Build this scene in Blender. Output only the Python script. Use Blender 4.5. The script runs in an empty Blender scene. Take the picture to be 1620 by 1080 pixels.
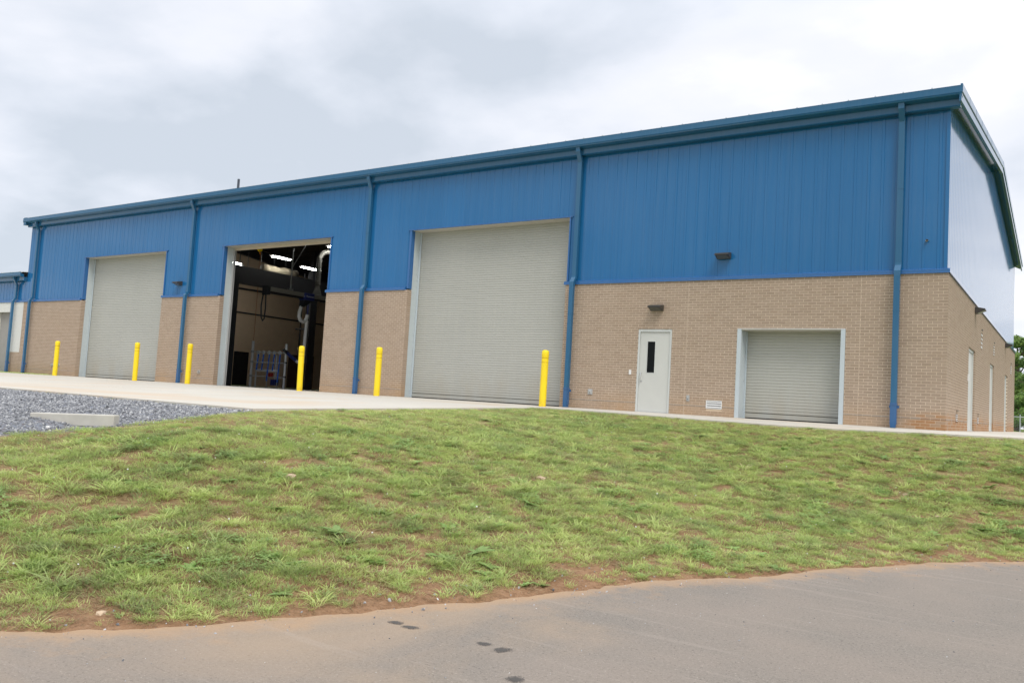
import bpy, math, random
import numpy as np
from mathutils import Vector, Matrix, noise as mnoise

scene = bpy.context.scene
COL = scene.collection
random.seed(7)
rng = np.random.default_rng(7)
rad = math.radians

# ============================ camera ============================
cam_d = bpy.data.cameras.new('camera')
cam = bpy.data.objects.new('camera', cam_d)
COL.objects.link(cam)
cR = Vector((0.82815128, 0.55743574, 0.05857342))
cU = Vector((-0.01027499, -0.08938537, 0.99594411))
cF = Vector((-0.56041045, 0.82539424, 0.06829696))
CAM = Vector((2.4523, -20.758, 0.1348))
m = Matrix((cR, cU, -cF)).transposed().to_4x4()
m.translation = CAM
cam.matrix_world = m
cam_d.sensor_width = 36
cam_d.lens = 1329.6 / 1620 * 36
cam_d.clip_start = 0.05
cam_d.clip_end = 4000
scene.camera = cam

# ============================ light ============================
SUN_EL, SUN_AZ = rad(56), rad(130)      # azimuth: compass bearing, 0 = +Y, 90 = +X
sund = Vector((math.sin(SUN_AZ) * math.cos(SUN_EL), math.cos(SUN_AZ) * math.cos(SUN_EL), math.sin(SUN_EL)))
world = bpy.data.worlds.new('World')
scene.world = world
world.use_nodes = True
wn, wl = world.node_tree.nodes, world.node_tree.links
wn.clear()
def WN(t, **k):
    n = wn.new(t)
    for a, b in k.items(): setattr(n, a, b)
    return n
def wmath(op, a, b=None, clamp=False):
    n = WN('ShaderNodeMath', operation=op, use_clamp=clamp)
    for i, x in enumerate((a, b)):
        if x is None: continue
        if isinstance(x, (int, float)): n.inputs[i].default_value = x
        else: wl.new(x, n.inputs[i])
    return n.outputs[0]
def wramp(fac, stops, interp='LINEAR'):
    n = WN('ShaderNodeValToRGB'); n.color_ramp.interpolation = interp
    e = n.color_ramp.elements
    while len(e) < len(stops): e.new(0.5)
    for el, (p, c) in zip(e, stops): el.position = p; el.color = (*c, 1)
    wl.new(fac, n.inputs[0]); return n.outputs[0]
def wmix(f, a, b, mode='MIX'):
    n = WN('ShaderNodeMix', data_type='RGBA', blend_type=mode)
    for s, x in ((n.inputs[0], f), (n.inputs[6], a), (n.inputs[7], b)):
        if isinstance(x, (int, float)): s.default_value = x
        elif isinstance(x, tuple): s.default_value = (*x, 1)
        else: wl.new(x, s)
    return n.outputs[2]
sky = WN('ShaderNodeTexSky', sky_type='NISHITA')
sky.sun_disc = False
sky.sun_elevation = SUN_EL
sky.sun_rotation = SUN_AZ
sky.altitude = 200
bg1 = WN('ShaderNodeBackground'); bg1.inputs[1].default_value = 0.09
wl.new(sky.outputs[0], bg1.inputs[0])
tc = WN('ShaderNodeTexCoord')
sep = WN('ShaderNodeSeparateXYZ'); wl.new(tc.outputs['Generated'], sep.inputs[0])
zc = wmath('ADD', wmath('MAXIMUM', sep.outputs[2], 0.0), 0.22)
comb = WN('ShaderNodeCombineXYZ')
wl.new(wmath('DIVIDE', sep.outputs[0], zc), comb.inputs[0])
wl.new(wmath('DIVIDE', sep.outputs[1], zc), comb.inputs[1])
comb.inputs[2].default_value = 15.2
n1 = WN('ShaderNodeTexNoise'); n1.inputs['Scale'].default_value = 1.25; n1.inputs['Detail'].default_value = 7; n1.inputs['Roughness'].default_value = 0.5; n1.inputs['Distortion'].default_value = 0.35
wl.new(comb.outputs[0], n1.inputs['Vector'])
n2 = WN('ShaderNodeTexNoise'); n2.inputs['Scale'].default_value = 3.6; n2.inputs['Detail'].default_value = 6; n2.inputs['Roughness'].default_value = 0.5
wl.new(comb.outputs[0], n2.inputs['Vector'])
# brighter towards the hidden sun, greyer away from it
dot = WN('ShaderNodeVectorMath', operation='DOT_PRODUCT')
wl.new(tc.outputs['Generated'], dot.inputs[0]); dot.inputs[1].default_value = Vector((0.80, 0.45, 0.40)).normalized()
glow = wmath('MULTIPLY', wmath('SUBTRACT', dot.outputs['Value'], 0.10), 0.26)
dens = wmath('ADD', wmath('ADD', wmath('MULTIPLY', wmath('SUBTRACT', n1.outputs[0], 0.5), 1.8), wmath('MULTIPLY', wmath('SUBTRACT', n2.outputs[0], 0.5), 0.55)), wmath('ADD', glow, 0.62), True)
cloud = wramp(dens, [(0.26, (0.50, 0.545, 0.61)), (0.45, (0.60, 0.635, 0.70)), (0.60, (0.69, 0.71, 0.765)), (0.76, (0.735, 0.745, 0.795)), (0.95, (0.865, 0.865, 0.895))], 'LINEAR')
zen = wmath('ADD', 1.0, wmath('MULTIPLY', wmath('MAXIMUM', wmath('SUBTRACT', sep.outputs[2], 0.40), 0.0), 1.15))
bg2 = WN('ShaderNodeBackground')
wl.new(cloud, bg2.inputs[0]); wl.new(zen, bg2.inputs[1])
mx = WN('ShaderNodeMixShader'); mx.inputs[0].default_value = 0.93
wl.new(bg1.outputs[0], mx.inputs[1]); wl.new(bg2.outputs[0], mx.inputs[2])
out = WN('ShaderNodeOutputWorld'); wl.new(mx.outputs[0], out.inputs[0])

sun_d = bpy.data.lights.new('sun', 'SUN')
sun_d.energy = 1.5; sun_d.angle = rad(24); sun_d.color = (1.0, 0.96, 0.9)
sun = bpy.data.objects.new('sun', sun_d); COL.objects.link(sun)
sun.rotation_euler = sund.to_track_quat('Z', 'Y').to_euler()
sun.location = (0, -40, 60)
vs = scene.view_settings
vs.view_transform = 'Standard'; vs.look = 'None'; vs.exposure = 0.45; vs.gamma = 1; vs.use_curve_mapping = False
scene.cycles.max_bounces = 8
scene.cycles.diffuse_bounces = 4
scene.cycles.use_denoising = True

# ============================ helpers ============================
def link(o, parent=None):
    COL.objects.link(o)
    if parent is not None: o.parent = parent
    return o
def tag(o, label=None, cat=None, group=None, kind=None):
    for k, v in (('label', label), ('category', cat), ('group', group), ('kind', kind)):
        if v: o[k] = v
    return o
def empty(name, loc=(0, 0, 0), rz=0.0, parent=None):
    o = bpy.data.objects.new(name, None); o.location = loc; o.rotation_euler = (0, 0, rz)
    o.empty_display_size = 0.2
    return link(o, parent)
class MB:
    def __init__(s): s.v = []; s.f = []; s.r = []; s.rr = 0.5
    def q(s, *pts):
        n = len(s.v); s.v += [tuple(p) for p in pts]; s.f.append(tuple(range(n, n + len(pts)))); s.r.append(s.rr); return s
    def box(s, x0, x1, y0, y1, z0, z1, skip=''):
        n = len(s.v)
        s.v += [(x0,y0,z0),(x1,y0,z0),(x1,y1,z0),(x0,y1,z0),(x0,y0,z1),(x1,y0,z1),(x1,y1,z1),(x0,y1,z1)]
        for k, f in (('b',(0,3,2,1)),('t',(4,5,6,7)),('s',(0,1,5,4)),('e',(1,2,6,5)),('n',(2,3,7,6)),('w',(3,0,4,7))):
            if k not in skip: s.f.append(tuple(n + i for i in f)); s.r.append(s.rr)
        return s
    def sweep(s, prof, path, closed=True, caps=True):
        """prof: list of (dx,dy,dz) offsets; path: list of points"""
        n = len(s.v); k = len(prof)
        for p in path:
            for o in prof: s.v.append((p[0]+o[0], p[1]+o[1], p[2]+o[2]))
        for i in range(len(path)-1):
            for j in range(k if closed else k-1):
                a = n+i*k+j; b = n+i*k+(j+1) % k
                s.f.append((a, b, b+k, a+k)); s.r.append(s.rr)
        if caps and closed:
            s.f.append(tuple(n+j for j in range(k))[::-1]); s.r.append(s.rr)
            s.f.append(tuple(n+(len(path)-1)*k+j for j in range(k))); s.r.append(s.rr)
        return s
    def tube(s, pts, r, n=8, caps=True):
        pts = [Vector(p) for p in pts]; rs = r if isinstance(r, (list, tuple)) else [r]*len(pts)
        base = len(s.v); up = None
        for i, p in enumerate(pts):
            t = (pts[min(i+1, len(pts)-1)] - pts[max(i-1, 0)]).normalized()
            if up is None:
                up = Vector((0, 0, 1)) if abs(t.z) < .9 else Vector((1, 0, 0))
            a = t.cross(up).normalized(); up = a.cross(t).normalized()
            for j in range(n):
                w = 2*math.pi*j/n
                s.v.append(tuple(p + a*math.cos(w)*rs[i] + up*math.sin(w)*rs[i]))
        for i in range(len(pts)-1):
            for j in range(n):
                a_ = base+i*n+j; b_ = base+i*n+(j+1) % n
                s.f.append((a_, b_, b_+n, a_+n)); s.r.append(s.rr)
        if caps:
            s.f.append(tuple(base+j for j in range(n))[::-1]); s.r.append(s.rr)
            s.f.append(tuple(base+(len(pts)-1)*n+j for j in range(n))); s.r.append(s.rr)
        return s
    def lathe(s, prof, c=(0, 0, 0), n=20):
        base = len(s.v)
        for r, z in prof:
            for j in range(n):
                w = 2*math.pi*j/n
                s.v.append((c[0]+r*math.cos(w), c[1]+r*math.sin(w), c[2]+z))
        for i in range(len(prof)-1):
            for j in range(n):
                a = base+i*n+j; b = base+i*n+(j+1) % n
                s.f.append((a, b, b+n, a+n)); s.r.append(s.rr)
        s.f.append(tuple(base+j for j in range(n))[::-1]); s.r.append(s.rr)
        s.f.append(tuple(base+(len(prof)-1)*n+j for j in range(n))); s.r.append(s.rr)
        return s
    def mesh(s, name, mat=None, smooth=False, bevel=0, attr=False):
        me = bpy.data.meshes.new(name)
        me.from_pydata(s.v, [], s.f)
        if attr:
            a = me.attributes.new('rnd', 'FLOAT', 'FACE'); a.data.foreach_set('value', s.r)
        if mat: me.materials.append(mat)
        if smooth: me.polygons.foreach_set('use_smooth', [True]*len(me.polygons))
        me.update()
        return me
    def build(s, name, mat=None, parent=None, loc=None, smooth=False, bevel=0, attr=False, label=None):
        o = bpy.data.objects.new(name, s.mesh(name, mat, smooth, attr=attr))
        if loc: o.location = loc
        if bevel:
            md = o.modifiers.new('bevel', 'BEVEL'); md.width = bevel; md.segments = 2; md.limit_method = 'ANGLE'
        if label: o['label'] = label
        return link(o, parent)
def smooth_angle(o, deg=35):
    me = o.data
    me.polygons.foreach_set('use_smooth', [True]*len(me.polygons))
    md = o.modifiers.new('edge', 'EDGE_SPLIT'); md.split_angle = rad(deg)
    return o

# ============================ materials ============================
class Mat:
    def __init__(s, name):
        s.m = bpy.data.materials.new(name); s.m.use_nodes = True
        s.nt = s.m.node_tree; s.n = s.nt.nodes; s.l = s.nt.links
        s.b = s.n['Principled BSDF']
    def new(s, t, **k):
        n = s.n.new(t)
        for a, b in k.items(): setattr(n, a, b)
        return n
    def put(s, sock, x):
        if isinstance(x, (int, float)): sock.default_value = x
        elif isinstance(x, tuple): sock.default_value = (*x, 1) if len(x) == 3 and sock.type == 'RGBA' else x
        else: s.l.new(x, sock)
    def math(s, op, a, b=None, clamp=False):
        n = s.new('ShaderNodeMath', operation=op, use_clamp=clamp)
        s.put(n.inputs[0], a)
        if b is not None: s.put(n.inputs[1], b)
        return n.outputs[0]
    def mix(s, f, a, b, mode='MIX'):
        n = s.new('ShaderNodeMix', data_type='RGBA', blend_type=mode)
        s.put(n.inputs[0], f); s.put(n.inputs[6], a); s.put(n.inputs[7], b)
        return n.outputs[2]
    def pos(s):
        if not hasattr(s, '_p'): s._p = s.new('ShaderNodeNewGeometry').outputs['Position']
        return s._p
    def xyz(s):
        n = s.new('ShaderNodeSeparateXYZ'); s.l.new(s.pos(), n.inputs[0]); return n.outputs
    def noise(s, scale, detail=4, rough=0.55, vec=None, stretch=None, dist=0):
        v = vec or s.pos()
        if stretch:
            mp = s.new('ShaderNodeMapping'); mp.inputs['Scale'].default_value = stretch
            s.l.new(v, mp.inputs[0]); v = mp.outputs[0]
        n = s.new('ShaderNodeTexNoise'); n.inputs['Scale'].default_value = scale; n.inputs['Detail'].default_value = detail
        n.inputs['Roughness'].default_value = rough; n.inputs['Distortion'].default_value = dist
        s.l.new(v, n.inputs['Vector']); return n.outputs[0]
    def ramp(s, f, stops, interp='LINEAR'):
        n = s.new('ShaderNodeValToRGB'); n.color_ramp.interpolation = interp
        e = n.color_ramp.elements
        while len(e) < len(stops): e.new(0.5)
        for el, (p, c) in zip(e, stops):
            el.position = p; el.color = (c, c, c, 1) if isinstance(c, (int, float)) else (*c, 1)
        s.put(n.inputs[0], f); return n.outputs[0]
    def attr(s, name, typ='GEOMETRY'):
        n = s.new('ShaderNodeAttribute', attribute_name=name, attribute_type=typ); return n
    def bump(s, h, strength=0.3, dist=0.01):
        n = s.new('ShaderNodeBump'); n.inputs['Strength'].default_value = strength; n.inputs['Distance'].default_value = dist
        s.l.new(h, n.inputs['Height']); s.l.new(n.outputs[0], s.b.inputs['Normal'])
    def set(s, **k):
        names = dict(col='Base Color', rough='Roughness', metal='Metallic', spec='Specular IOR Level', coat='Coat Weight', coatr='Coat Roughness', ior='IOR', em='Emission Color', ems='Emission Strength', alpha='Alpha', trans='Transmission Weight')
        for a, b in k.items(): s.put(s.b.inputs[names[a]], b)
        return s.m
def simple(name, col, rough=0.6, metal=0.0, var=0.12, scale=3.0, **k):
    M = Mat(name)
    f = M.noise(scale, 5)
    c = M.mix(f, tuple(x*(1-var) for x in col), tuple(min(1, x*(1+var)) for x in col))
    return M.set(col=c, rough=rough, metal=metal, **k)

def paint_blue(name, a, b, spec=0.5):
    M = Mat(name)
    c = M.mix(M.noise(0.5, 5, 0.6), a, b)
    rn = M.new('ShaderNodeObjectInfo').outputs['Random']
    c = M.mix(M.math('MULTIPLY', rn, 0.10), c, tuple(x*.55 for x in a))
    st = M.noise(2.2, 4, 0.6, stretch=(6, 6, 0.25))
    c = M.mix(M.math('MULTIPLY', M.ramp(st, [(0.45, 0.0), (0.75, 1.0)]), 0.08), c, (0.16, 0.24, 0.33))
    r = M.ramp(M.noise(1.4, 4), [(0.3, 0.05), (0.7, 0.085)])
    M.bump(M.noise(0.9, 2, stretch=(1, 1, 0.4)), 0.04, 0.03)
    return M.set(col=c, rough=r, spec=spec)
m_siding = paint_blue('blue_siding_paint', (0.011, 0.130, 0.325), (0.016, 0.145, 0.352))
m_trim = paint_blue('teal_blue_trim_paint', (0.019, 0.112, 0.225), (0.024, 0.126, 0.248))
m_trim2 = paint_blue('blue_edge_trim_paint', (0.030, 0.125, 0.330), (0.036, 0.140, 0.350))
m_boot = paint_blue('blue_cast_boot_paint', (0.030, 0.105, 0.250), (0.036, 0.120, 0.280))

def brick_mat():
    M = Mat('taupe_brick')
    r = M.attr('rnd').outputs['Fac']
    c = M.ramp(r, [(0.0, (0.350, 0.268, 0.205)), (0.25, (0.378, 0.291, 0.224)), (0.5, (0.398, 0.308, 0.238)), (0.75, (0.418, 0.325, 0.252)), (1.0, (0.365, 0.276, 0.208))])
    wires = M.noise(40, 3, 0.7, stretch=(0.35, 0.35, 3))
    c = M.mix(M.math('MULTIPLY', wires, 0.25), c, (0.24, 0.175, 0.125))
    c = M.mix(M.ramp(M.noise(0.35, 4, 0.6), [(0.35, 0.0), (0.7, 0.30)]), c, (0.36, 0.26, 0.18))
    X, Y, Z = M.xyz()
    low = M.math('SUBTRACT', 1.0, M.math('DIVIDE', Z, 0.62), True)
    st = M.math('MULTIPLY', low, M.ramp(M.noise(0.6, 5, 0.65, stretch=(1, 1, 0.6)), [(0.38, 0.15), (0.62, 1.0)]), True)
    c = M.mix(M.math('MULTIPLY', st, 0.60), c, (0.47, 0.30, 0.16))
    cr = M.math('SUBTRACT', 1.0, M.math('DIVIDE', M.math('ABSOLUTE', M.math('ADD', X, 0.25)), 0.65), True)
    rs = M.math('MULTIPLY', M.math('MULTIPLY', cr, M.math('SUBTRACT', 1.0, M.math('DIVIDE', Z, 0.42), True)), M.math('MULTIPLY', M.ramp(r, [(0.3, 0.3), (0.6, 2.4)]), 1.6), True)
    c = M.mix(M.math('MULTIPLY', rs, 0.8), c, (0.36, 0.18, 0.075))
    # pale efflorescence smears
    e = M.math('MULTIPLY', M.ramp(M.noise(7, 5, 0.7, stretch=(1, 1, 0.35)), [(0.66, 0.0), (0.74, 1.0)]), M.ramp(M.noise(0.5, 2), [(0.5, 0.0), (0.62, 0.55)]))
    c = M.mix(e, c, (0.52, 0.46, 0.40))
    M.bump(M.noise(60, 4, 0.7, stretch=(0.4, 0.4, 2)), 0.35, 0.004)
    return M.set(col=c, rough=0.88, spec=0.25)
m_brick = brick_mat()
def mortar_mat():
    M = Mat('buff_mortar')
    c = M.mix(M.noise(2.5, 5), (0.70, 0.58, 0.45), (0.80, 0.69, 0.55))
    X, Y, Z = M.xyz()
    low = M.math('SUBTRACT', 1.0, M.math('DIVIDE', Z, 0.5), True)
    c = M.mix(M.math('MULTIPLY', low, 0.5), c, (0.50, 0.33, 0.17))
    M.bump(M.noise(90, 3), 0.4, 0.004)
    return M.set(col=c, rough=0.95, spec=0.2)
m_mortar = mortar_mat()
m_caulk = simple('beige_caulk', (0.60, 0.49, 0.38), 0.8)
def block_mat(name, col):
    M = Mat(name)
    c = M.mix(M.noise(1.5, 5), tuple(x*.93 for x in col), tuple(min(1, x*1.05) for x in col))
    c = M.mix(M.math('MULTIPLY', M.ramp(M.noise(5, 5, .7, stretch=(1, 1, .3)), [(0.55, 0.0), (0.8, 1.0)]), 0.2), c, (0.35, 0.33, 0.30))
    M.bump(M.noise(70, 4), 0.35, 0.003)
    return M.set(col=c, rough=0.6, spec=0.4)
m_block = block_mat('painted_block_grey', (0.50, 0.555, 0.565))
m_blockw = block_mat('painted_block_white', (0.66, 0.66, 0.62))
m_soffit = block_mat('painted_soffit', (0.52, 0.50, 0.44))
m_steel_pale = simple('pale_grey_steel_paint', (0.50, 0.56, 0.59), 0.42, var=0.06)
def slat_mat():
    M = Mat('grey_roller_slat_paint')
    c = M.mix(M.noise(0.7, 5), (0.385, 0.385, 0.350), (0.45, 0.45, 0.41))
    st = M.ramp(M.noise(3.0, 4, .6, stretch=(5, 5, .2)), [(0.5, 0.0), (0.85, 0.35)])
    c = M.mix(st, c, (0.50, 0.49, 0.43))
    X, Y, Z = M.xyz()
    low = M.math('MULTIPLY', M.math('SUBTRACT', 1.0, M.math('DIVIDE', Z, 1.1), True), M.ramp(M.noise(1.1, 4, .6, stretch=(1.5, 1, .5)), [(0.4, 0.0), (0.7, 0.5)]))
    c = M.mix(low, c, (0.40, 0.33, 0.22))
    return M.set(col=c, rough=0.42, spec=0.45)
m_slat = slat_mat()
m_door = simple('pale_grey_door_paint', (0.56, 0.565, 0.53), 0.38, var=0.05)
m_frame = simple('door_frame_paint', (0.58, 0.60, 0.58), 0.4, var=0.05)
m_dglass = Mat('dark_door_glass').set(col=(0.004, 0.005, 0.005), rough=0.10, spec=0.15)
m_galv = simple('galvanised_steel', (0.55, 0.57, 0.58), 0.38, 0.75, 0.18, 8)
m_alu = simple('brushed_aluminium', (0.62, 0.62, 0.62), 0.3, 0.9, 0.08)
m_bronze = simple('dark_bronze_fixture_paint', (0.050, 0.046, 0.042), 0.42, 0.0, 0.2)
m_lens = Mat('frosted_lens').set(col=(0.10, 0.105, 0.10), rough=0.25, spec=0.6)
m_white = simple('white_plastic', (0.75, 0.75, 0.74), 0.4, var=0.04)
m_greyp = simple('grey_cover_plastic', (0.42, 0.42, 0.41), 0.5)
m_black = simple('black_paint', (0.016, 0.016, 0.018), 0.5)
m_red_line = simple('dull_red_band', (0.30, 0.055, 0.012), 0.5)
def yellow_mat():
    M = Mat('yellow_sleeve_plastic')
    X, Y, Z = M.xyz()
    c = M.mix(M.noise(2, 3), (0.90, 0.66, 0.014), (0.94, 0.71, 0.02))
    low = M.math('MULTIPLY', M.math('SUBTRACT', 1.0, M.math('DIVIDE', Z, 0.25), True), M.ramp(M.noise(9, 4), [(0.4, 0.0), (0.7, 0.6)]))
    c = M.mix(low, c, (0.50, 0.30, 0.06))
    c = M.mix(M.ramp(M.noise(14, 5, .7, stretch=(1, 1, .3)), [(0.58, 0.0), (0.70, 0.6)]), c, (0.50, 0.36, 0.08))
    return M.set(col=c, rough=0.42, spec=0.4)
m_yellow = yellow_mat()
m_roof = simple('pale_galvalume_roof', (0.55, 0.57, 0.57), 0.4, 0.35, 0.06)
m_pipe_dark = simple('dark_vent_pipe', (0.05, 0.06, 0.08), 0.5)

def concrete_mat():
    M = Mat('pale_concrete')
    rnd = M.new('ShaderNodeObjectInfo').outputs['Random']
    c = M.mix(M.noise(0.35, 6, .6), (0.52, 0.485, 0.415), (0.62, 0.595, 0.53))
    c = M.mix(M.math('MULTIPLY', M.ramp(M.noise(0.22, 6, .65, dist=1.0), [(0.5, 0.0), (0.68, 1.0)]), 0.55), c, (0.58, 0.42, 0.27))
    c = M.mix(M.math('MULTIPLY', rnd, 0.16), c, (0.45, 0.43, 0.38))
    c = M.mix(M.ramp(M.noise(55, 3, .6), [(0.3, 0.22), (0.6, 0.0)]), c, (0.30, 0.27, 0.22))
    c = M.mix(M.ramp(M.noise(9, 3, .6), [(0.72, 0.0), (0.78, 0.7)]), c, (0.16, 0.11, 0.07))
    M.bump(M.noise(35, 5, .65, stretch=(1, 4, 1)), 0.25, 0.004)
    return M.set(col=c, rough=0.9, spec=0.25)
m_conc = concrete_mat()
m_curb = simple('weathered_concrete_block', (0.50, 0.48, 0.43), 0.9, 0, 0.22, 6)

def asphalt_mat():
    M = Mat('worn_asphalt')
    fine = M.noise(95, 4, .8); mid = M.noise(38, 4, .65)
    c = M.mix(fine, (0.125, 0.111, 0.096), (0.335, 0.298, 0.255))
    c = M.mix(M.ramp(M.noise(60, 3, .7), [(0.60, 0.0), (0.68, 0.85)]), c, (0.44, 0.40, 0.35))
    c = M.mix(M.ramp(M.noise(48, 3, .75), [(0.34, 0.8), (0.42, 0.0)]), c, (0.06, 0.053, 0.048))
    c = M.mix(M.ramp(mid, [(0.30, 0.40), (0.5, 0.0)]), c, (0.13, 0.113, 0.096))
    X, Y, Z = M.xyz()
    # tan silt washed over the west side
    silt = M.math('ADD', M.noise(0.42, 6, .62, dist=.6), M.math('MULTIPLY', M.math('SUBTRACT', -0.6, X), 0.075))
    c = M.mix(M.ramp(silt, [(0.48, 0.0), (0.80, 0.60)], 'EASE'), c, (0.40, 0.295, 0.20))
    c = M.mix(M.math('MULTIPLY', M.ramp(M.noise(1.1, 5, .6, stretch=(.6, .6, 1)), [(0.4, 0.0), (0.65, 1.0)]), 0.30), c, (0.34, 0.275, 0.225))
    # long faint scrape lines along the lane
    mp = M.new('ShaderNodeMapping'); mp.inputs['Rotation'].default_value = (0, 0, rad(-56)); mp.inputs['Scale'].default_value = (0.28, 5.0, 1)
    M.l.new(M.pos(), mp.inputs[0])
    w = M.noise(2.2, 3, .5, vec=mp.outputs[0])
    c = M.mix(M.ramp(w, [(0.60, 0.0), (0.68, 0.16)]), c, (0.42, 0.36, 0.31))
    eg = M.math('ADD', M.attr('edge').outputs['Fac'], M.math('MULTIPLY', M.math('SUBTRACT', M.noise(2.6, 6, .7), .5), 1.3))
    c = M.mix(M.ramp(eg, [(0.30, 0.0), (0.62, 0.65), (0.95, 0.95)]), c, M.mix(fine, (0.30, 0.185, 0.105), (0.50, 0.35, 0.22)))
    h = M.math('ADD', M.math('MULTIPLY', M.noise(120, 3, .6), 0.6), mid)
    M.bump(h, 0.8, 0.010)
    return M.set(col=c, rough=0.86, spec=0.3)
m_asph = asphalt_mat()
def stain_mat():
    M = Mat('damp_mark')
    g = M.new('ShaderNodeTexCoord').outputs['Generated']
    v = M.new('ShaderNodeVectorMath', operation='DISTANCE'); fl = M.new('ShaderNodeVectorMath', operation='MULTIPLY'); M.l.new(g, fl.inputs[0]); fl.inputs[1].default_value = (1, 1, 0); M.l.new(fl.outputs[0], v.inputs[0]); v.inputs[1].default_value = (.5, .5, 0)
    f = M.math('SUBTRACT', M.math('ADD', 1.02, M.math('MULTIPLY', M.math('SUBTRACT', M.noise(70, 4, .75), .5), 2.2)), M.math('MULTIPLY', v.outputs['Value'], 1.7), True)
    return M.set(col=(0.085, 0.078, 0.072), rough=.8, alpha=M.ramp(f, [(0.22, 0.0), (0.62, 0.78)]))
m_stain = stain_mat()

def ground_mat():
    M = Mat('red_clay_soil')
    g = M.attr('gravel').outputs['Fac']; far = M.attr('far').outputs['Fac']
    c = M.mix(M.noise(1.3, 6, .65), (0.22, 0.118, 0.060), (0.40, 0.245, 0.140))
    c = M.mix(M.ramp(M.noise(16, 4, .7), [(0.45, 0.0), (0.75, 0.55)]), c, (0.44, 0.28, 0.17))
    c = M.mix(M.ramp(M.noise(70, 3, .7), [(0.62, 0.0), (0.75, 0.7)]), c, (0.40, 0.36, 0.32))
    c = M.mix(M.ramp(M.noise(30, 3, .7), [(0.3, 0.5), (0.5, 0.0)]), c, (0.10, 0.058, 0.030))
    th = M.mix(M.noise(25, 4, .7), (0.20, 0.19, 0.075), (0.38, 0.34, 0.16))
    c = M.mix(M.math('MULTIPLY', M.attr('turf').outputs['Fac'], M.ramp(M.noise(2.2, 5, .7), [(0.42, 1.0), (0.62, 0.12)])), c, th)
    gr = M.mix(M.noise(40, 3, .7), (0.10, 0.11, 0.13), (0.34, 0.36, 0.40))
    c = M.mix(g, c, gr)
    gg = M.mix(M.noise(0.8, 5), (0.075, 0.12, 0.022), (0.15, 0.20, 0.05))
    c = M.mix(far, c, gg)
    c = M.mix(M.ramp(M.noise(11, 5, .75), [(0.36, 0.55), (0.50, 0.0)]), c, (0.12, 0.065, 0.034))
    M.bump(M.noise(28, 6, .75), 0.9, 0.03)
    return M.set(col=c, rough=0.95, spec=0.15)
m_ground = ground_mat()

def leafy(name, stops, attr='tint', typ='INSTANCER', trans=0.45, rough=0.55):
    M = Mat(name)
    t = M.attr(attr, typ).outputs['Fac']
    f = M.math('ADD', t, M.math('MULTIPLY', M.math('SUBTRACT', M.noise(23, 2), 0.5), 0.35), True)
    c = M.ramp(f, stops)
    M.set(col=c, rough=rough, spec=0.25)
    tr = M.new('ShaderNodeBsdfTranslucent'); M.l.new(c, tr.inputs[0])
    ms = M.new('ShaderNodeMixShader'); ms.inputs[0].default_value = trans
    M.l.new(M.b.outputs[0], ms.inputs[1]); M.l.new(tr.outputs[0], ms.inputs[2])
    o = M.n['Material Output']; M.l.new(ms.outputs[0], o.inputs[0])
    return M.m
m_grass = leafy('grass_blades', [(0.0, (0.32, 0.39, 0.17)), (0.3, (0.45, 0.56, 0.205)), (0.6, (0.56, 0.67, 0.235)), (0.85, (0.66, 0.72, 0.29)), (1.0, (0.72, 0.66, 0.38))])
m_thatch = leafy('dry_thatch', [(0.0, (0.20, 0.15, 0.075)), (0.5, (0.36, 0.28, 0.15)), (1.0, (0.48, 0.40, 0.24))], trans=0.2)
m_clover = leafy('clover_leaves', [(0.0, (0.28, 0.40, 0.15)), (0.6, (0.36, 0.52, 0.18)), (1.0, (0.42, 0.56, 0.2))])
m_stone = leafy('crushed_stone', [(0.0, (0.10, 0.105, 0.112)), (0.35, (0.225, 0.232, 0.245)), (0.7, (0.38, 0.385, 0.395)), (0.92, (0.56, 0.56, 0.555)), (1.0, (0.72, 0.71, 0.68))], trans=0.0, rough=0.85)
m_rock = leafy('field_rock', [(0.0, (0.33, 0.22, 0.13)), (0.5, (0.48, 0.38, 0.27)), (1.0, (0.62, 0.58, 0.52))], trans=0.0, rough=0.9)
# ---- terrain -------------------------------------------------------------
EDGE=np.array([(-60,-118),(-30,-66),(-12,-34.3),(-7.2,-25.5),(-5,-21.5),(-3.9,-19.5),(-3.1,-18.05),(-2.75,-17.5),(-2.42,-17.05),(-2.2,-16.65),(-2.02,-16.18),(-1.75,-15.35),(-1.5,-14.65),(-1.14,-13.8),(-.7,-12.9),(-.25,-12.0),(.17,-11.15),(.63,-10.25),(1.17,-9.3),(1.95,-8.25),(3.1,-7.3),(5,-6.4),(8,-5.7),(14,-5.3),(30,-5.2),(90,-5.2)],float)
def seg_dist(x,y,P):
    """distance to the polyline P, signed positive on its left (building) side"""
    x=np.asarray(x,float);y=np.asarray(y,float)
    best=np.full(x.shape,1e9);sg=np.ones(x.shape)
    for (ax,ay),(bx,by) in zip(P[:-1],P[1:]):
        dx,dy=bx-ax,by-ay;L=dx*dx+dy*dy
        t=np.clip(((x-ax)*dx+(y-ay)*dy)/L,0,1)
        d=np.hypot(x-ax-t*dx,y-ay-t*dy)
        s=np.sign(dx*(y-ay)-dy*(x-ax))
        m=d<best;best=np.where(m,d,best);sg=np.where(m,s,sg)
    return best*np.where(sg==0,1,sg)
PAD=[(-70,-12.2),(-8.1,-12.2),(-9.2,-1.8)]
def walk_z(x,y):
    x=np.asarray(x,float)
    s=np.interp(x,[-9.4,-8.5,-6.5,-4.6,-3,-1.8,0,1.5],[.02,.022,.03,.045,.052,.05,.028,.02])
    return s*np.minimum(y,0)
def hard_z(x,y):
    x=np.asarray(x,float);y=np.asarray(y,float)
    return np.where(x<-9.3,.02*np.minimum(y,0),walk_z(x,np.maximum(y,-1.8))+.02*np.minimum(y+1.8,0)) 
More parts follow.
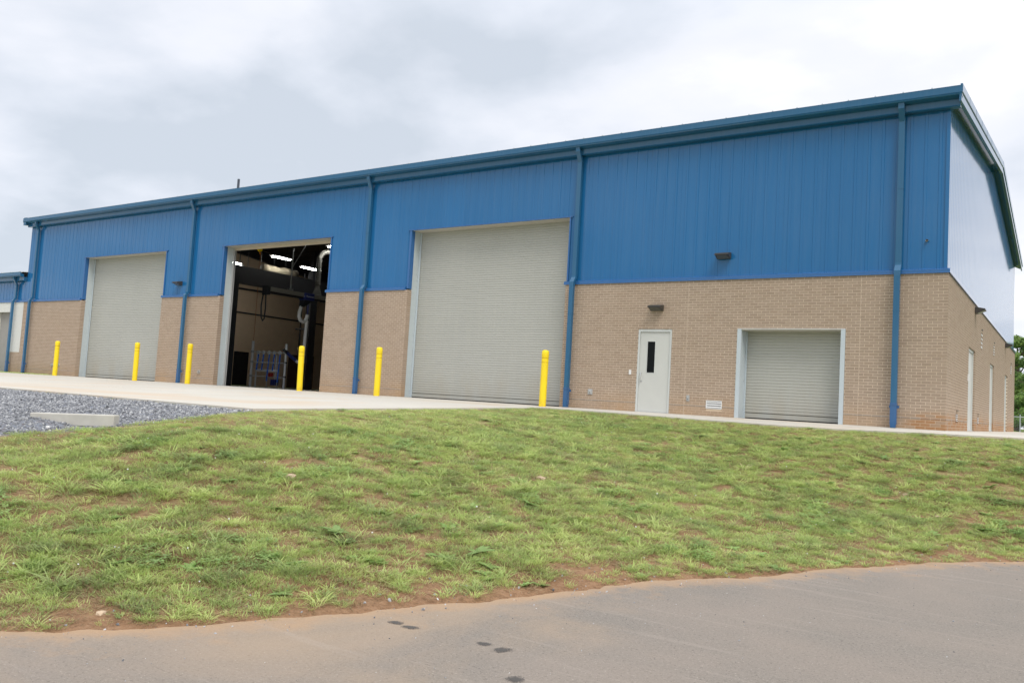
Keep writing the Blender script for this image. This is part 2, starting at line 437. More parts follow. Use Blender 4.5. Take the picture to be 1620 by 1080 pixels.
def dist_hard(x,y):
    """distance outside the paved area (pad + walk), and the height of its nearest edge"""
    x=np.asarray(x,float);y=np.asarray(y,float)
    d1=np.maximum(-1.8-y,0)                                  # walk and everything behind its front edge
    z1=walk_z(x,np.full(x.shape,-1.8))
    # pad: left of its sloping east side, north of y=-12.2
    xe=-9.2+(-1.8-y)*(1.1/10.4)
    dx=np.maximum(x-xe,0);dy=np.maximum(-12.2-y,0)
    d2=np.hypot(dx,dy);z2=.02*np.clip(y,-12.2,0)
    d=np.minimum(d1,d2)
    w1=1/(d1+.05)**2;w2=1/(d2+.05)**2
    return d,(z1*w1+z2*w2)/(w1+w2)
ROAD_Z=-1.5
def H(x,y):
    x=np.asarray(x,float);y=np.asarray(y,float)
    dA,zA=dist_hard(x,y);dB=seg_dist(x,y,EDGE)
    t=dA/(dA+np.maximum(dB,0)+1e-6)
    s=t*t*(3-2*t);g=.55*t+.45*s
    z=zA-.035+(ROAD_Z-.012-zA+.035)*g
    z=np.where(dB<0,np.maximum(ROAD_Z-.03+dB*.2,-1.62),z)
    z=np.where(dA<=0,np.minimum(z,hard_z(x,y)-.035),z)
    return z

GX = None
GRAVEL = [(-8.05, -12.16), (-8.0, -13.06), (-8.1, -13.7), (-8.12, -14.3), (-8.2, -14.75), (-8.38, -15.25), (-8.60, -15.75), (-9.1, -16.8), (-10.6, -19.5), (-14, -26), (-60, -40), (-60, -12.16)]
def in_gravel(x, y):
    """signed distance, positive inside the gravel"""
    P = GRAVEL + [GRAVEL[0]]
    x = np.asarray(x, float); y = np.asarray(y, float)
    inside = np.zeros(x.shape, bool); best = np.full(x.shape, 1e9)
    for (ax, ay), (bx, by) in zip(P[:-1], P[1:]):
        c = ((ay > y) != (by > y)) & (x < (bx-ax)*(y-ay)/((by-ay) or 1e-9)+ax)
        inside ^= c
        dx, dy = bx-ax, by-ay
        t = np.clip(((x-ax)*dx+(y-ay)*dy)/(dx*dx+dy*dy), 0, 1)
        best = np.minimum(best, np.hypot(x-ax-t*dx, y-ay-t*dy))
    return np.where(inside, best, -best)
def fbm(x, y, s, seed=0.0, oct=3):
    return np.array([mnoise.fractal(Vector((a*s+seed, b*s-seed, seed)), 0.8, 2.0, oct) for a, b in zip(np.ravel(x), np.ravel(y))]).reshape(np.shape(x))

# ---- ground sheet: fine near the lawn, coarse to the horizon ----
def axis(lo, hi, step, far):
    a = list(np.arange(lo, hi+1e-6, step)); s = step; v = hi
    while v < far: s *= 1.35; v += s; a.append(v)
    s = step; v = lo
    while v > -far: s *= 1.35; v -= s; a.insert(0, v)
    return np.array(a)
gx, gy = axis(-18, 10, 0.16, 2500), axis(-24, -1.4, 0.16, 2500)
XX, YY = np.meshgrid(gx, gy)
def near(x, y): return (x > -18.5) & (x < 10.5) & (y > -24.5) & (y < -1.2)
nm = near(XX, YY)
B1 = np.zeros(XX.shape)
B1[nm] = fbm(XX[nm], YY[nm], 0.9, 3.1)*0.035 + fbm(XX[nm], YY[nm], 4.0, 9.1, 2)*0.010
ZB = 0.11*np.exp(-(((XX+8.98)/.36)**2+((YY+15.12)/.36)**2))
def lawn_weight(x, y):
    dA, _ = dist_hard(x, y); dB = seg_dist(x, y, EDGE)
    return np.clip(dA/0.8, 0, 1)*np.clip((dB-0.02)/0.7, 0, 1)
ZZ = H(XX, YY) + B1*lawn_weight(XX, YY) + ZB
farr = np.hypot(XX, YY)
ZZ = np.where(farr > 150, np.minimum(ZZ, 0), ZZ)
ny, nx = XX.shape
V = np.stack([XX.ravel(), YY.ravel(), ZZ.ravel()], 1)
idx = np.arange(ny*nx).reshape(ny, nx)
F = np.stack([idx[:-1, :-1], idx[:-1, 1:], idx[1:, 1:], idx[1:, :-1]], -1).reshape(-1, 4)
me = bpy.data.meshes.new('ground')
me.from_pydata(V.tolist(), [], F.tolist())
gs = in_gravel(XX, YY) + np.where(nm, B1*4, 0)
a = me.attributes.new('gravel', 'FLOAT', 'POINT'); a.data.foreach_set('value', np.clip(gs/0.12+0.5, 0, 1).ravel())
fa = np.clip((np.maximum.reduce([-17-XX, XX-9, -23-YY, YY+1.2*0])-0)/1.0, 0, 1)
fa = np.where(YY > -1.8, 1.0, fa)
a = me.attributes.new('far', 'FLOAT', 'POINT'); a.data.foreach_set('value', fa.ravel())
tf = np.clip((seg_dist(XX, YY, EDGE)-.35)/.9, 0, 1)*np.clip(1.05-.55*dist_hard(XX, YY)[0]/4, .35, 1)
a = me.attributes.new('turf', 'FLOAT', 'POINT'); a.data.foreach_set('value', tf.ravel())
me.materials.append(m_ground); me.polygons.foreach_set('use_smooth', [True]*len(me.polygons)); me.update()
ground = link(bpy.data.objects.new('ground', me)); tag(ground, kind='structure')
from mathutils.bvhtree import BVHTree
# height lookup on the fine grid (bilinear)
def ground_z(x, y):
    x = np.asarray(x, float); y = np.asarray(y, float)
    i = np.clip(np.searchsorted(gx, x)-1, 0, nx-2); j = np.clip(np.searchsorted(gy, y)-1, 0, ny-2)
    u = (x-gx[i])/(gx[i+1]-gx[i]); v = (y-gy[j])/(gy[j+1]-gy[j])
    return (ZZ[j, i]*(1-u)*(1-v)+ZZ[j, i+1]*u*(1-v)+ZZ[j+1, i]*(1-u)*v+ZZ[j+1, i+1]*u*v)

# ---- road ----
def resample(P, step):
    P = np.array(P); d = np.r_[0, np.cumsum(np.hypot(*np.diff(P, axis=0).T))]
    s = np.arange(0, d[-1], step); return np.stack([np.interp(s, d, P[:, 0]), np.interp(s, d, P[:, 1])], 1)
# smooth the edge line with a Catmull-like pass before roughening it
core = resample(EDGE[3:24], 0.05)
for _ in range(3):
    k = 9; pad = np.pad(core, ((k, k), (0, 0)), mode='edge')
    core = np.stack([np.convolve(pad[:, c], np.ones(2*k+1)/(2*k+1), 'valid') for c in (0, 1)], 1)
tan = np.gradient(core, axis=0); tan /= np.hypot(*tan.T)[:, None]
nrm = np.stack([-tan[:, 1], tan[:, 0]], 1)       # towards the lawn
wob = np.array([mnoise.fractal(Vector((i*0.05*0.9, 1.7, 0)), .7, 2, 5) for i in range(len(core))])
wob2 = np.array([mnoise.noise(Vector((i*0.05*7.0, 4.7, 0))) for i in range(len(core))])
inner = core + nrm*(wob*0.14 + wob2*0.022)[:, None]
mb = MB(); W = 9.0
cols = [0, 0.03, 0.12, 0.35, 0.9, 3.0, W]
for i, p in enumerate(inner):
    for w in cols:
        e = core[i] - nrm[i]*w if w > .3 else p - nrm[i]*w
        mb.v.append((e[0], e[1], ROAD_Z - (0.018 if w == 0 else 0)))
k = len(cols)
for i in range(len(inner)-1):
    for j in range(k-1):
        a_ = i*k+j; mb.f.append((a_, a_+1, a_+1+k, a_+k)[::-1]); mb.r.append(.5)
rme = mb.mesh('road', m_asph); ea = rme.attributes.new('edge', 'FLOAT', 'POINT'); ea.data.foreach_set('value', [v_ for i in range(len(inner)) for v_ in (1, .9, .62, .30, .08, 0, 0)]); road = link(bpy.data.objects.new('road', rme)); tag(road, kind='structure')
def blob(cx, cy, a, b, ang, z, sd):
    mb = MB(); n = 26; pts = []
    for i in range(n):
        w = 2*math.pi*i/n; r = 1+0.22*mnoise.noise(Vector((math.cos(w)*1.6+sd, math.sin(w)*1.6, sd)))*2
        x, y = a*r*math.cos(w), b*r*math.sin(w)
        pts.append((cx+x*math.cos(ang)-y*math.sin(ang), cy+x*math.sin(ang)+y*math.cos(ang), z))
    mb.q(*pts); return mb
for i, (x, y, a_, b_) in enumerate([(-1.561, -16.094, .075, .045), (-1.418, -16.109, .09, .042), (-.824, -16.058, .07, .042), (-.654, -16.083, .085, .05), (-.27, -16.509, .07, .06)]):
    blob(x, y, a_, b_, rad(10+14*i), ROAD_Z+0.003, i*3.3).build('damp_mark', m_stain, road)

# ---- pad and walk: separate slabs with open joints ----
pad = empty('concrete_apron'); tag(pad, kind='structure')
def xe(y): return -9.2+(-1.8-y)*(1.1/10.4)
def slab(name, pts, zt, parent, th=0.16):
    mb = MB(); n = len(pts)
    top = [(x, y, zt(x, y)) for x, y in pts]; bot = [(x, y, z-th) for x, y, z in top]
    mb.q(*top); mb.q(*bot[::-1])
    for i in range(n):
        j = (i+1) % n; mb.q(top[i], bot[i], bot[j], top[j])
    o = mb.build(name, m_conc, parent, bevel=0.006); return o
J = 0.006
ys = [0.0, -4.0, -8.1, -12.2]
xs = [-9.3, -14.0, -18.6, -23.2, -27.8, -32.4, -37.0, -41.6, -46.2, -51, -56, -61]
pz = lambda x, y: .02*y
for a_, b_ in zip(xs[:-1], xs[1:]):
    for c_, d_ in zip(ys[:-1], ys[1:]):
        r0, r1 = (xe(c_)-J, xe(d_)-J) if a_ == -9.3 else (a_-J, a_-J)
        if a_ == -9.3: r0 = min(r0, -9.3-J) if c_ > -1.8 else r0
        if c_ == 0.0 and a_ <= -37.0:                 # grass wedge by the wall on the far left
            c0 = -1.0 if a_ < -41 else -0.25
            c1 = -1.2 if a_ < -41 else -0.9
            slab('concrete_slab', [(b_+J, c1), (b_+J, d_+J), (r1, d_+J), (r0, c0)], pz, pad)
            continue
        slab('concrete_slab', [(b_+J, c_-J), (b_+J, d_+J), (r1, d_+J), (r0, c_-J)], pz, pad)
walk = empty('pavement'); tag(walk, kind='structure')
wx = [-9.3, -7.8, -6.3, -4.8, -3.3, -1.8, 0.0]
for a_, b_ in zip(wx[:-1], wx[1:]):
    slab('paving_slab', [(a_+J, -1.8), (b_-J, -1.8), (b_-J, -.001), (a_+J, -.001)], lambda x, y: float(walk_z(x, y)), walk)
slab('paving_slab', [(J, -1.8), (1.6, -1.8), (1.6, -.001), (J, -.001)], lambda x, y: float(walk_z(x, y)), walk)
for k_ in range(16):
    y0 = k_*1.5
    slab('paving_slab', [(0.0+.002, y0+J), (1.6, y0+J), (1.6, y0+1.5-J), (0.002, y0+1.5-J)], lambda x, y: 0.0, walk)

# ============================ main building ============================
BX0, BL, HB, HD = -41.0, 23.26, 3.51, 5.49
OPEN = [(-35.73, -29.50), (-25.65, -19.70), (-15.90, -9.885)]
DOOR = (-7.514, -6.53, 2.235); SMALL = (-4.76, -2.148, 2.243); VENT = (-5.51, -5.09, 0.19, 0.40)
bld = empty('workshop_building'); tag(bld, 'long blue metal workshop with taupe brick base and big roller doors', 'building')

BLn, BH, JT = 0.1925, 0.0567, 0.0108; CO = 0.0675; NC = 52
def cut(iv, holes):
    res = [iv]
    for a, b in holes:
        nr = []
        for c, d in res:
            if b <= c or a >= d: nr.append((c, d)); continue
            if c < a: nr.append((c, a))
            if b < d: nr.append((b, d))
        res = nr
    return [(c, d) for c, d in res if d-c > 0.0015]
def front_bricks(x0, x1, holes, joints, corner=True, courses=NC):
    out_ = []
    for k in range(courses):
        z0 = k*CO+JT*.5; z1 = z0+BH; zc = (z0+z1)/2
        hs = [(a, b) for a, b, c, d in holes if c-.03 < zc < d+.0]
        js = [(j-.006, j+.006) for j in joints]
        e = x1
        first = BLn if k % 2 == 0 else (0.0965-JT/2 if not corner else 0.0)
        if corner and k % 2: e = x1-0.092-JT; first = BLn
        while e > x0:
            s = e-first
            for c, d in cut((max(s, x0), e), hs+js):
                out_.append((c, d, z0, z1))
            e = s-JT; first = BLn
    return out_
holes = [(a, b, 0, 9) for a, b in OPEN] + [(DOOR[0], DOOR[1], 0, DOOR[2]), (SMALL[0], SMALL[1], 0, SMALL[2]), VENT]
fb = [b for b in front_bricks(BX0, 0.0, holes, [-6.118, -1.832])]
GDOORS = [(4.39, 6.08), (10.8, 12.4), (17.35, 18.9)]
GV = [(1.85, 2.28, .20, .42), (6.95, 7.38, .20, .42), (7.6, 8.05, 2.42, 2.95), (11.95, 12.4, 2.55, 2.95), (20.5, 21.1, 2.42, 2.82)]
gb = []
for k in range(NC):
    z0 = k*CO+JT*.5; z1 = z0+BH; zc = (z0+z1)/2
    hs = [(a, b) for a, b in GDOORS if zc < 2.24]+[(a, b) for a, b, c, d in GV if c < zc < d]
    s = 0.0 if k % 2 else 0.092+JT
    while s < BL:
        e = min(s+BLn, BL)
        for c, d in cut((s, e), hs+[(11.2+.0, 11.212)] if zc > 2.24 else hs): gb.append((c, d, z0, z1))
        s = e+JT
w_front = empty('brick_wall', (0, 0, 0), 0, bld); w_gable = empty('brick_wall', (0, 0, 0), 0, bld)
# mortar backing
mb = MB()
def wall_cells(x0, x1, z1, hl, add):
    xs_ = sorted({x0, x1, *[c for h in hl for c in h[:2] if x0 < c < x1]})
    for a, b in zip(xs_[:-1], xs_[1:]):
        mid = (a+b)/2; zh = sorted([(h[2], h[3]) for h in hl if h[0] < mid < h[1]])
        z = 0.0
        for c, d in zh:
            if c > z: add(a, b, z, c)
            z = max(z, d)
        if z < z1: add(a, b, z, z1)
rec = 0.0045
def grow(h): return (h[0]-rec, h[1]+rec, max(0, h[2]-rec) if h[2] > 0 else 0, h[3]+rec)
wall_cells(BX0+.002, -rec, HB, [grow(h) for h in holes], lambda a, b, c, d: MB().box(a, b, rec, .192, c, d).build('mortar_panel', m_mortar, w_front))
mb = MB(); gh = [(a, b, 0, 2.24) for a, b in GDOORS]+GV
wall_cells(.195, BL-.002, HB, [grow(h) for h in gh], lambda a, b, c, d: MB().box(-.19, -rec, a, b, c, d).build('mortar_panel', m_mortar, w_gable))
# caulked movement joints
for j in (-6.118, -1.832):
    MB().box(j-.0055, j+.0055, .0015, .0044, .0, HB).build('sealant_joint', m_caulk, w_front)
# nearest 300 bricks are objects, the others one mesh
allb = [('f', b, math.hypot((b[0]+b[1])/2-CAM.x, CAM.y)) for b in fb]
big = [t for t in allb if t[1][1]-t[1][0] > .18 and t[1][2] < 1.9]
big.sort(key=lambda t: math.hypot(t[2], (t[1][2]-1.0)*1.5))
chosen = set(id(t[1]) for t in big[:300])
brick_me = []
for k in range(6):
    mb = MB(); mb.rr = (k+.5)/6; mb.box(-BLn/2, BLn/2, 0, .092, 0, BH)
    brick_me.append(mb.mesh('brick', m_brick, attr=True))
mb = MB(); nb = 0
edges_x = [o[0] for o in OPEN]
for b in fb:
    if id(b) in chosen:
        o = bpy.data.objects.new('brick', brick_me[rng.integers(6)]); o.location = ((b[0]+b[1])/2, rng.uniform(-.0012, .0012), b[2]); link(o, w_front); continue
    mb.rr = float(rng.random()); dy = rng.uniform(-.0012, .0012)
    dep = .19 if any(abs(b[1]-e) < .001 or abs(b[0]-f_) < .001 for e, f_ in OPEN) else .092
    mb.box(b[0], b[1], dy, dep, b[2], b[3], 'n' if dep < .1 else '')
tag(mb.build('bricks', m_brick, w_front, attr=True), kind='stuff')
mb = MB()
for b in gb:
    mb.rr = float(rng.random()); dx = rng.uniform(-.0012, .0012)
    dep = .11 if any(abs(b[0]-g[1]) < .001 or abs(b[1]-g[0]) < .001 for g in GDOORS) else .092
    mb.box(-dep, dx, b[0], b[1], b[2], b[3], 'w' if dep < .1 else '')
tag(mb.build('bricks', m_brick, w_gable, attr=True), kind='stuff')
# through-wall flashing lips
for a, b in [(-41, OPEN[0][0]), (OPEN[0][1], OPEN[1][0]), (OPEN[1][1], OPEN[2][0]), (OPEN[2][1], DOOR[0]), (DOOR[1], VENT[0]), (VENT[1], SMALL[0]), (SMALL[1], 0.004)]:
    MB().box(a, b, -.007, .006, .2405, .2465).build('flashing', m_galv, w_front)
MB().box(-.006, .007, -.007, GDOORS[0][0], .2405, .2465).build('flashing', m_galv, w_gable)
for a, b in ((GDOORS[0][1], 6.95), (7.38, GDOORS[1][0]), (GDOORS[1][1], GDOORS[2][0]), (GDOORS[2][1], BL)):
    MB().box(-.006, .007, a, b, .2405, .2465).build('flashing', m_galv, w_gable)

# ---- masonry jambs of the big openings, block by block ----
def block_column(x0, x1, y0, y1, z1, parent, m=m_block, h=.2, name='block'):
    base = MB().box(x0+.004, x1-.004, y0+.004, y1-.004, 0, z1).build('mortar_core', m_mortar if m is None else m, parent)
    n = int(round(z1/h)); hh = z1/n
    me_ = MB().box(x0, x1, y0, y1, .003, hh-.003).mesh(name, m)
    for i in range(n):
        o = bpy.data.objects.new(name, me_); o.location = (0, 0, i*hh); link(o, parent)
for a, b in OPEN:
    p = empty('door_surround', (0, 0, 0), 0, bld)
    block_column(a-.40, a, .194, .452, HD, p)
    block_column(b, b+.40, .194, .45, HD, p)
    MB().box(a-.02, b+.02, .065, .55, HD, HD+.25).build('lintel', m_soffit, p)

# ---- inner leaf and gap-free core behind the siding ----
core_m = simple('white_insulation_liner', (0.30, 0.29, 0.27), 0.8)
mb = MB(); hl = [(a-.40, b+.40, 0, HD+.02) for a, b in OPEN]+[(DOOR[0], DOOR[1], 0, 2.235), (SMALL[0], SMALL[1], 0, 2.243)]
wall_cells(BX0+.2, -.2, 7.3, hl, lambda a, b, c, d: mb.box(a, b, .20, .44, c, d))
for a, b in OPEN: mb.box(a-.40, b+.40, .20, .44, HD+.26, 7.3)
mb.build('inner_wall', core_m, bld)
m_tan = simple('tan_painted_wall', (0.70, 0.55, 0.39), 0.75, var=0.08)
zr = lambda y: 7.652 + .12*(y+.25) if y < BL/2 else 7.652+.12*(BL-y+.25)
def gable_poly(x0, x1, y0, y1, zb, drop):
    mb = MB(); pts = [(y0, zb), (y1, zb), (y1, zr(y1)-drop), (BL/2, zr(BL/2)-drop), (y0, zr(y0)-drop)]
    A = [(x0, y, z) for y, z in pts]; B = [(x1, y, z) for y, z in pts]
    mb.q(*A[::-1]); mb.q(*B)
    for i in range(5):
        j = (i+1) % 5; mb.q(A[i], A[j], B[j], B[i])
    return mb
mb = gable_poly(-.40, -.20, .2, BL-.2, 0.0, .2); mb.build('gable_inner_wall', core_m, bld)
gable_poly(BX0, BX0+.38, .2, BL-.01, 0.0, .2).build('end_wall', m_tan, bld)
MB().box(BX0+.39, -.41, BL-.35, BL-.03, 0, 7.35).build('rear_wall', m_tan, bld)
MB().box(BX0, -.02, BL-.029, BL-.0, 0.001, HB).build('rear_brick_face', m_brick, bld)
MB().box(BX0+.39, -.41, .05, BL-.36, -.12, -.004).build('shop_floor', simple('polished_shop_floor', (0.20, 0.19, 0.17), 0.35), bld)

# ---- ribbed siding panels ----
PITCH = 0.3048
RIB = [(0.0, 0.0), (0.108, 0.0), (0.114, 1.0), (0.170, 1.0), (0.176, 0.0), (0.3048, 0.0)]
def panel_profile(w=PITCH*3, dep=.009):
    pts = []
    for i in range(3):
        for s_, d in RIB[:-1]: pts.append((i*PITCH+s_, d*dep))
    pts.append((3*PITCH, 0.0)); return pts
def siding_front(xs_, zb, zt, hl, parent, y=.055):
    x = xs_[1]
    while x > xs_[0]+.02:
        a = max(x-PITCH*3, xs_[0]); mb = MB()
        pr_ = [(x-PITCH*3+s_, d) for s_, d in panel_profile()]
        pr_ = [(px, d) for px, d in pr_ if px >= a-1e-6]
        if pr_[0][0] > a+1e-4: pr_.insert(0, (a, 0.0))
        brk = [c for h in hl for c in h[:2] if a < c < x]
        for c in brk:
            xs2 = [q_[0] for q_ in pr_]; d = float(np.interp(c, xs2, [q_[1] for q_ in pr_])); pr_.append((c, d))
        pr_.sort()
        for (p0, d0), (p1, d1) in zip(pr_[:-1], pr_[1:]):
            if p1-p0 < 1e-5: continue
            mid = (p0+p1)/2; z0 = zb
            for h in hl:
                if h[0] < mid < h[1]: z0 = h[3]
            mb.q((p0, y-d0, z0), (p1, y-d1, z0), (p1, y-d1, zt), (p0, y-d0, zt))
        # lap edge
        zl = max([zb]+[h[3] for h in hl if h[0] < a+.01 and a-.01 < h[1]])
        mb.q((a, y, zl), (a, y-.003, zl), (a, y-.003, zt), (a, y, zt))
        mb.build('siding_panel', m_siding, parent)
        x -= PITCH*3
siding_front((BX0, -.062), HB+.09, 7.35, [(a-.035, b+.03, 0, HD+.0) for a, b in OPEN], bld)
y = .055; x_s = -.06
while y < BL-.06:
    mb = MB(); pr_ = [(y+s_, d) for s_, d in panel_profile(dep=.0016) if y+s_ <= BL-.05]
    if pr_[-1][0] < BL-.05 and y+3*PITCH > BL-.05: pr_.append((BL-.05, 0.0))
    if y < BL/2 < y+3*PITCH:
        pr_.append((BL/2, float(np.interp(BL/2, [q_[0] for q_ in pr_], [q_[1] for q_ in pr_])))); pr_.sort()
    for (p0, d0), (p1, d1) in zip(pr_[:-1], pr_[1:]):
        if p1-p0 > 1e-5: mb.q((x_s+d0, p0, HB+.09), (x_s+d1, p1, HB+.09), (x_s+d1, p1, zr(p1)-.12), (x_s+d0, p0, zr(p0)-.12))
    mb.build('siding_panel', m_siding, bld)
    y += PITCH*3
MB().box(BX0, -.10, BL-.025, BL-.015, HB, 7.6).build('rear_siding', m_siding, bld)
# corner trims
mb = MB(); mb.sweep([(-.11, .030, 0), (-.055, .030, 0), (-.030, .030, 0), (-.030, .06, 0), (-.030, .11, 0), (-.034, .11, 0), (-.034, .034, 0), (-.11, .034, 0)], [(0, 0, HB+.09), (0, 0, 7.36)])
mb.build('corner_trim', m_siding, bld)
# sill cap over the brick
CAP = [(0, -.028, .012), (0, -.028, .088), (0, .052, .118), (0, .10, .118), (0, .10, .0), (0, -.020, 0.0), (0, -.034, 0.004)]
for a, b in [(BX0, OPEN[0][0]-.12), (OPEN[0][1]-.05, OPEN[1][0]-.12), (OPEN[1][1]-.05, OPEN[2][0]-.12), (OPEN[2][1]-.05, .03)]:
    MB().sweep(CAP, [(a, 0, HB), (b, 0, HB)]).build('sill_trim', m_trim2, bld)
MB().sweep([(-o[1], 0, o[2]) for o in CAP], [(0, .0, HB), (0, BL, HB)]).build('sill_trim', m_trim2, bld)
# opening edge trims
for a, b in OPEN:
    MB().box(a-.075, a-.004, .020, .19, HB+.05, HD).build('jamb_trim', m_trim2, bld)
    MB().box(b+.004, b+.05, .020, .19, HB+.12, HD).build('jamb_trim', m_trim2, bld)
    MB().box(a-.14, b+.10, .012, .064, HD+.001, HD+.035).build('head_trim', m_trim2, bld)

# ---- roof, gutter, rake ----
def roof_slope(sgn):
    mb = MB()
    y0, y1 = (-.27, BL/2) if sgn > 0 else (BL+.27, BL/2)
    z0, z1 = zr(y0) if sgn > 0 else zr(y0), zr(BL/2)
    return y0, y1, z0, z1
rp = {}
for sgn in (1, -1):
    y0, y1, z0, z1 = roof_slope(sgn)
    mb = MB(); w = .6065
    mb.q((0, y0, z0), (w, y0, z0), (w, y1, z1), (0, y1, z1)); mb.q((0, y0, z0-.05), (0, y1, z1-.05), (w, y1, z1-.05), (w, y0, z0-.05))
    mb.q((0, y0, z0-.05), (w, y0, z0-.05), (w, y0, z0), (0, y0, z0))
    for xx in (0.0,):
        A = [(xx+.0, y0, z0), (xx+.018, y0, z0+.055), (xx+.035, y0, z0+.055), (xx+.05, y0, z0)]
        B_ = [(p[0], y1, z1+p[2]-z0) for p in A]
        for i in range(3): mb.q(A[i], A[i+1], B_[i+1], B_[i])
        mb.q(*A[::-1])
    rp[sgn] = mb.mesh('roof_panel', m_roof)
n_rp = int(math.ceil((0.18-(BX0-.25))/.6065))
rf = empty('roof', (0, 0, 0), 0, bld)
for i in range(n_rp):
    for sgn in (1, -1):
        o = bpy.data.objects.new('roof_panel', rp[sgn]); o.location = (BX0-.25+i*((0.18-(BX0-.25))/n_rp), 0, 0); o.scale.x = ((0.18-(BX0-.25))/n_rp)/.6065*.999; link(o, rf)
MB().sweep([(0, -.16, -.02), (0, -.16, .03), (0, 0, .075), (0, .16, .03), (0, .16, -.02), (0, 0, .0)], [(BX0-.25, BL/2, zr(BL/2)+.03), (.19, BL/2, zr(BL/2)+.03)]).build('ridge_cap', m_roof, rf)
GUT = [(0, -.27, .0), (0, -.305, .0), (0, -.300, -.035), (0, -.300, -.155), (0, -.288, -.165), (0, -.300, -.178), (0, -.285, -.205), (0, -.15, -.235), (0, -.12, -.235), (0, -.12, -.10), (0, -.27, -.06)]
MB().sweep(GUT, [(BX0-.27, 0, 7.665), (.215, 0, 7.665)]).build('gutter', m_trim, bld)
EAV = [(0, -.118, .0), (0, -.118, -.16), (0, -.128, -.185), (0, -.10, -.195), (0, .04, -.195), (0, .04, .0)]
MB().sweep(EAV, [(BX0-.10, 0, 7.44), (.17, 0, 7.44)]).build('eave_trim', m_trim, bld)
MB().box(BX0, 0.0, .045, .20, 7.25, 7.46).build('eave_closure', m_trim, bld)
rk = [(0, -.291, zr(-.291)), (0, BL/2, zr(BL/2)), (0, BL+.30, zr(BL+.30))]
RK1 = [(.183, 0, .055), (.225, 0, .055), (.232, 0, .045), (.232, 0, -.135), (.222, 0, -.14), (.222, 0, -.150), (.183, 0, -.150)]
RK2 = [(.166, 0, -.150), (.212, 0, -.152), (.206, 0, -.33), (.170, 0, -.335), (.160, 0, -.325)]
MB().sweep(RK1, rk).build('rake_trim', m_trim, bld)
MB().sweep(RK2, rk).build('rake_trim', m_trim, bld)
MB().sweep([(-.058, 0, -.20), (.165, 0, -.20), (.165, 0, -.32), (.12, 0, -.325), (-.058, 0, -.235)], [(0, .02, zr(.02)), (0, BL/2, zr(BL/2)), (0, BL, zr(BL))]).build('rake_soffit', m_trim, bld)
MB().sweep([(-.22, 0, .05), (-.01, 0, .05), (-.01, 0, -.33), (-.22, 0, -.33)], [(BX0, p[1], p[2]) for p in rk]).build('rake_trim', m_trim, bld)
# small seam ties on the rake
for i in range(1, 9):
    yy = -.3+i*1.45
    MB().box(.2325, .2345, yy-.006, yy+.006, zr(yy)-.12, zr(yy)+.04).build('trim_lap', m_trim, bld)

# ---- downspouts ----
def downspout(x, parent, ztop, zsill, group, w=.13, gx_=0.0):
    d = empty('downspout', (x, 0, 0), 0, parent)
    h = w/2
    sq = lambda yy: [(-h, yy, 0), (h, yy, 0), (h, yy+.10, 0), (-h, yy+.10, 0)]
    # upper offset from gutter to wall, straight run, jog over the sill, lower run
    pr_ = [(-h, -.05, 0), (h, -.05, 0), (h, .05, 0), (-h, .05, 0)]
    MB().sweep(pr_, [(0, -.21, ztop-.17), (0, -.19, ztop-.33), (0, -.045, ztop-.60), (0, -.040, ztop-.64)]).build('outlet_elbow', m_trim, d)
    MB().sweep(pr_, [(0, -.045, ztop-.63), (0, -.045, zsill+.16)]).build('pipe', m_trim, d)
    MB().sweep([(a*1.02, b, c) for a, b, c in pr_], [(0, -.045, zsill+.26), (0, -.052, zsill+.20), (0, -.155, zsill+.06), (0, -.16, zsill-.06)]).build('jog_elbow', m_trim, d)
    MB().sweep(pr_, [(0, -.16, zsill-.05), (0, -.16, .50)]).build('pipe', m_trim, d)
    for z in (zsill+.95*(ztop-zsill)/2, zsill-.55*1.6):
        yy = -.045 if z > zsill else -.16
        MB().box(-h-.004, h+.004, yy-.054, yy+.054, z, z+.03).build('strap', m_trim, d)
    MB().sweep([(a*1.06, b*1.1, c) for a, b, c in pr_], [(0, -.16, .56), (0, -.16, .07)]).build('boot', m_boot, d)
    MB().box(-h*.9, h*.9, -.225, -.10, .0, .07).build('boot_foot', m_boot, d)
    MB().box(-h-.008, h+.008, -.222, -.10, .50, .545).build('boot_collar', m_boot, d)
    for s_ in (-1, 1):
        e = MB(); e.box(min(s_*h, s_*(h+.04)), max(s_*h, s_*(h+.04)), -.12, -.07, .44, .50); e.build('boot_ear', m_boot, d)
    return d
for x in (-40.15, -27.68, -17.82, -9.58, -1.03):
    downspout(x, bld, 7.665, HB, '')

# ---- roller doors ----
def roller(x0, x1, zh, parent, yc=.45, n=None, guide=.07):
    r = empty('roller_door', (0, 0, 0), 0, parent)
    pitch = .075; zb = .15; n = int((zh-zb)/pitch)+1
    xa, xb = x0+guide*.6, x1-guide*.6
    mb = MB(); prof = [(0, -.0025, .0), (0, -.0095, .006), (0, -.0125, .018), (0, -.0132, .038), (0, -.0125, .058), (0, -.0100, .070), (0, -.0025, .075)]
    mb.sweep(prof, [(xa, 0, 0), (xb, 0, 0)], closed=False)
    me_ = mb.mesh('door_slat', m_slat)
    for i in range(n):
        o = bpy.data.objects.new('door_slat', me_); o.location = (0, yc+rng.uniform(-.0008, .0008), zb+i*pitch); link(o, r)
    MB().box(xa, xb, yc-.022, yc+.02, .028, zb-.012).build('bottom_bar', m_slat, r)
    MB().box(xa, xb, yc-.012, yc+.012, .004, .028).build('rubber_seal', m_black, r)
    for a, b in ((x0, x0+guide), (x1-guide, x1)):
        g = MB(); g.box(a+.001, b-.001, yc-.045, yc-.028, 0.0, zh-.002); g.box(a+.001, b-.001, yc+.028, yc+.06, 0, zh-.002); g.build('door_guide', m_steel_pale, r)
    MB().box(xa, xb, yc+.05, yc+.07, 0, zh+.2).build('door_backing', m_black, r)
    return r
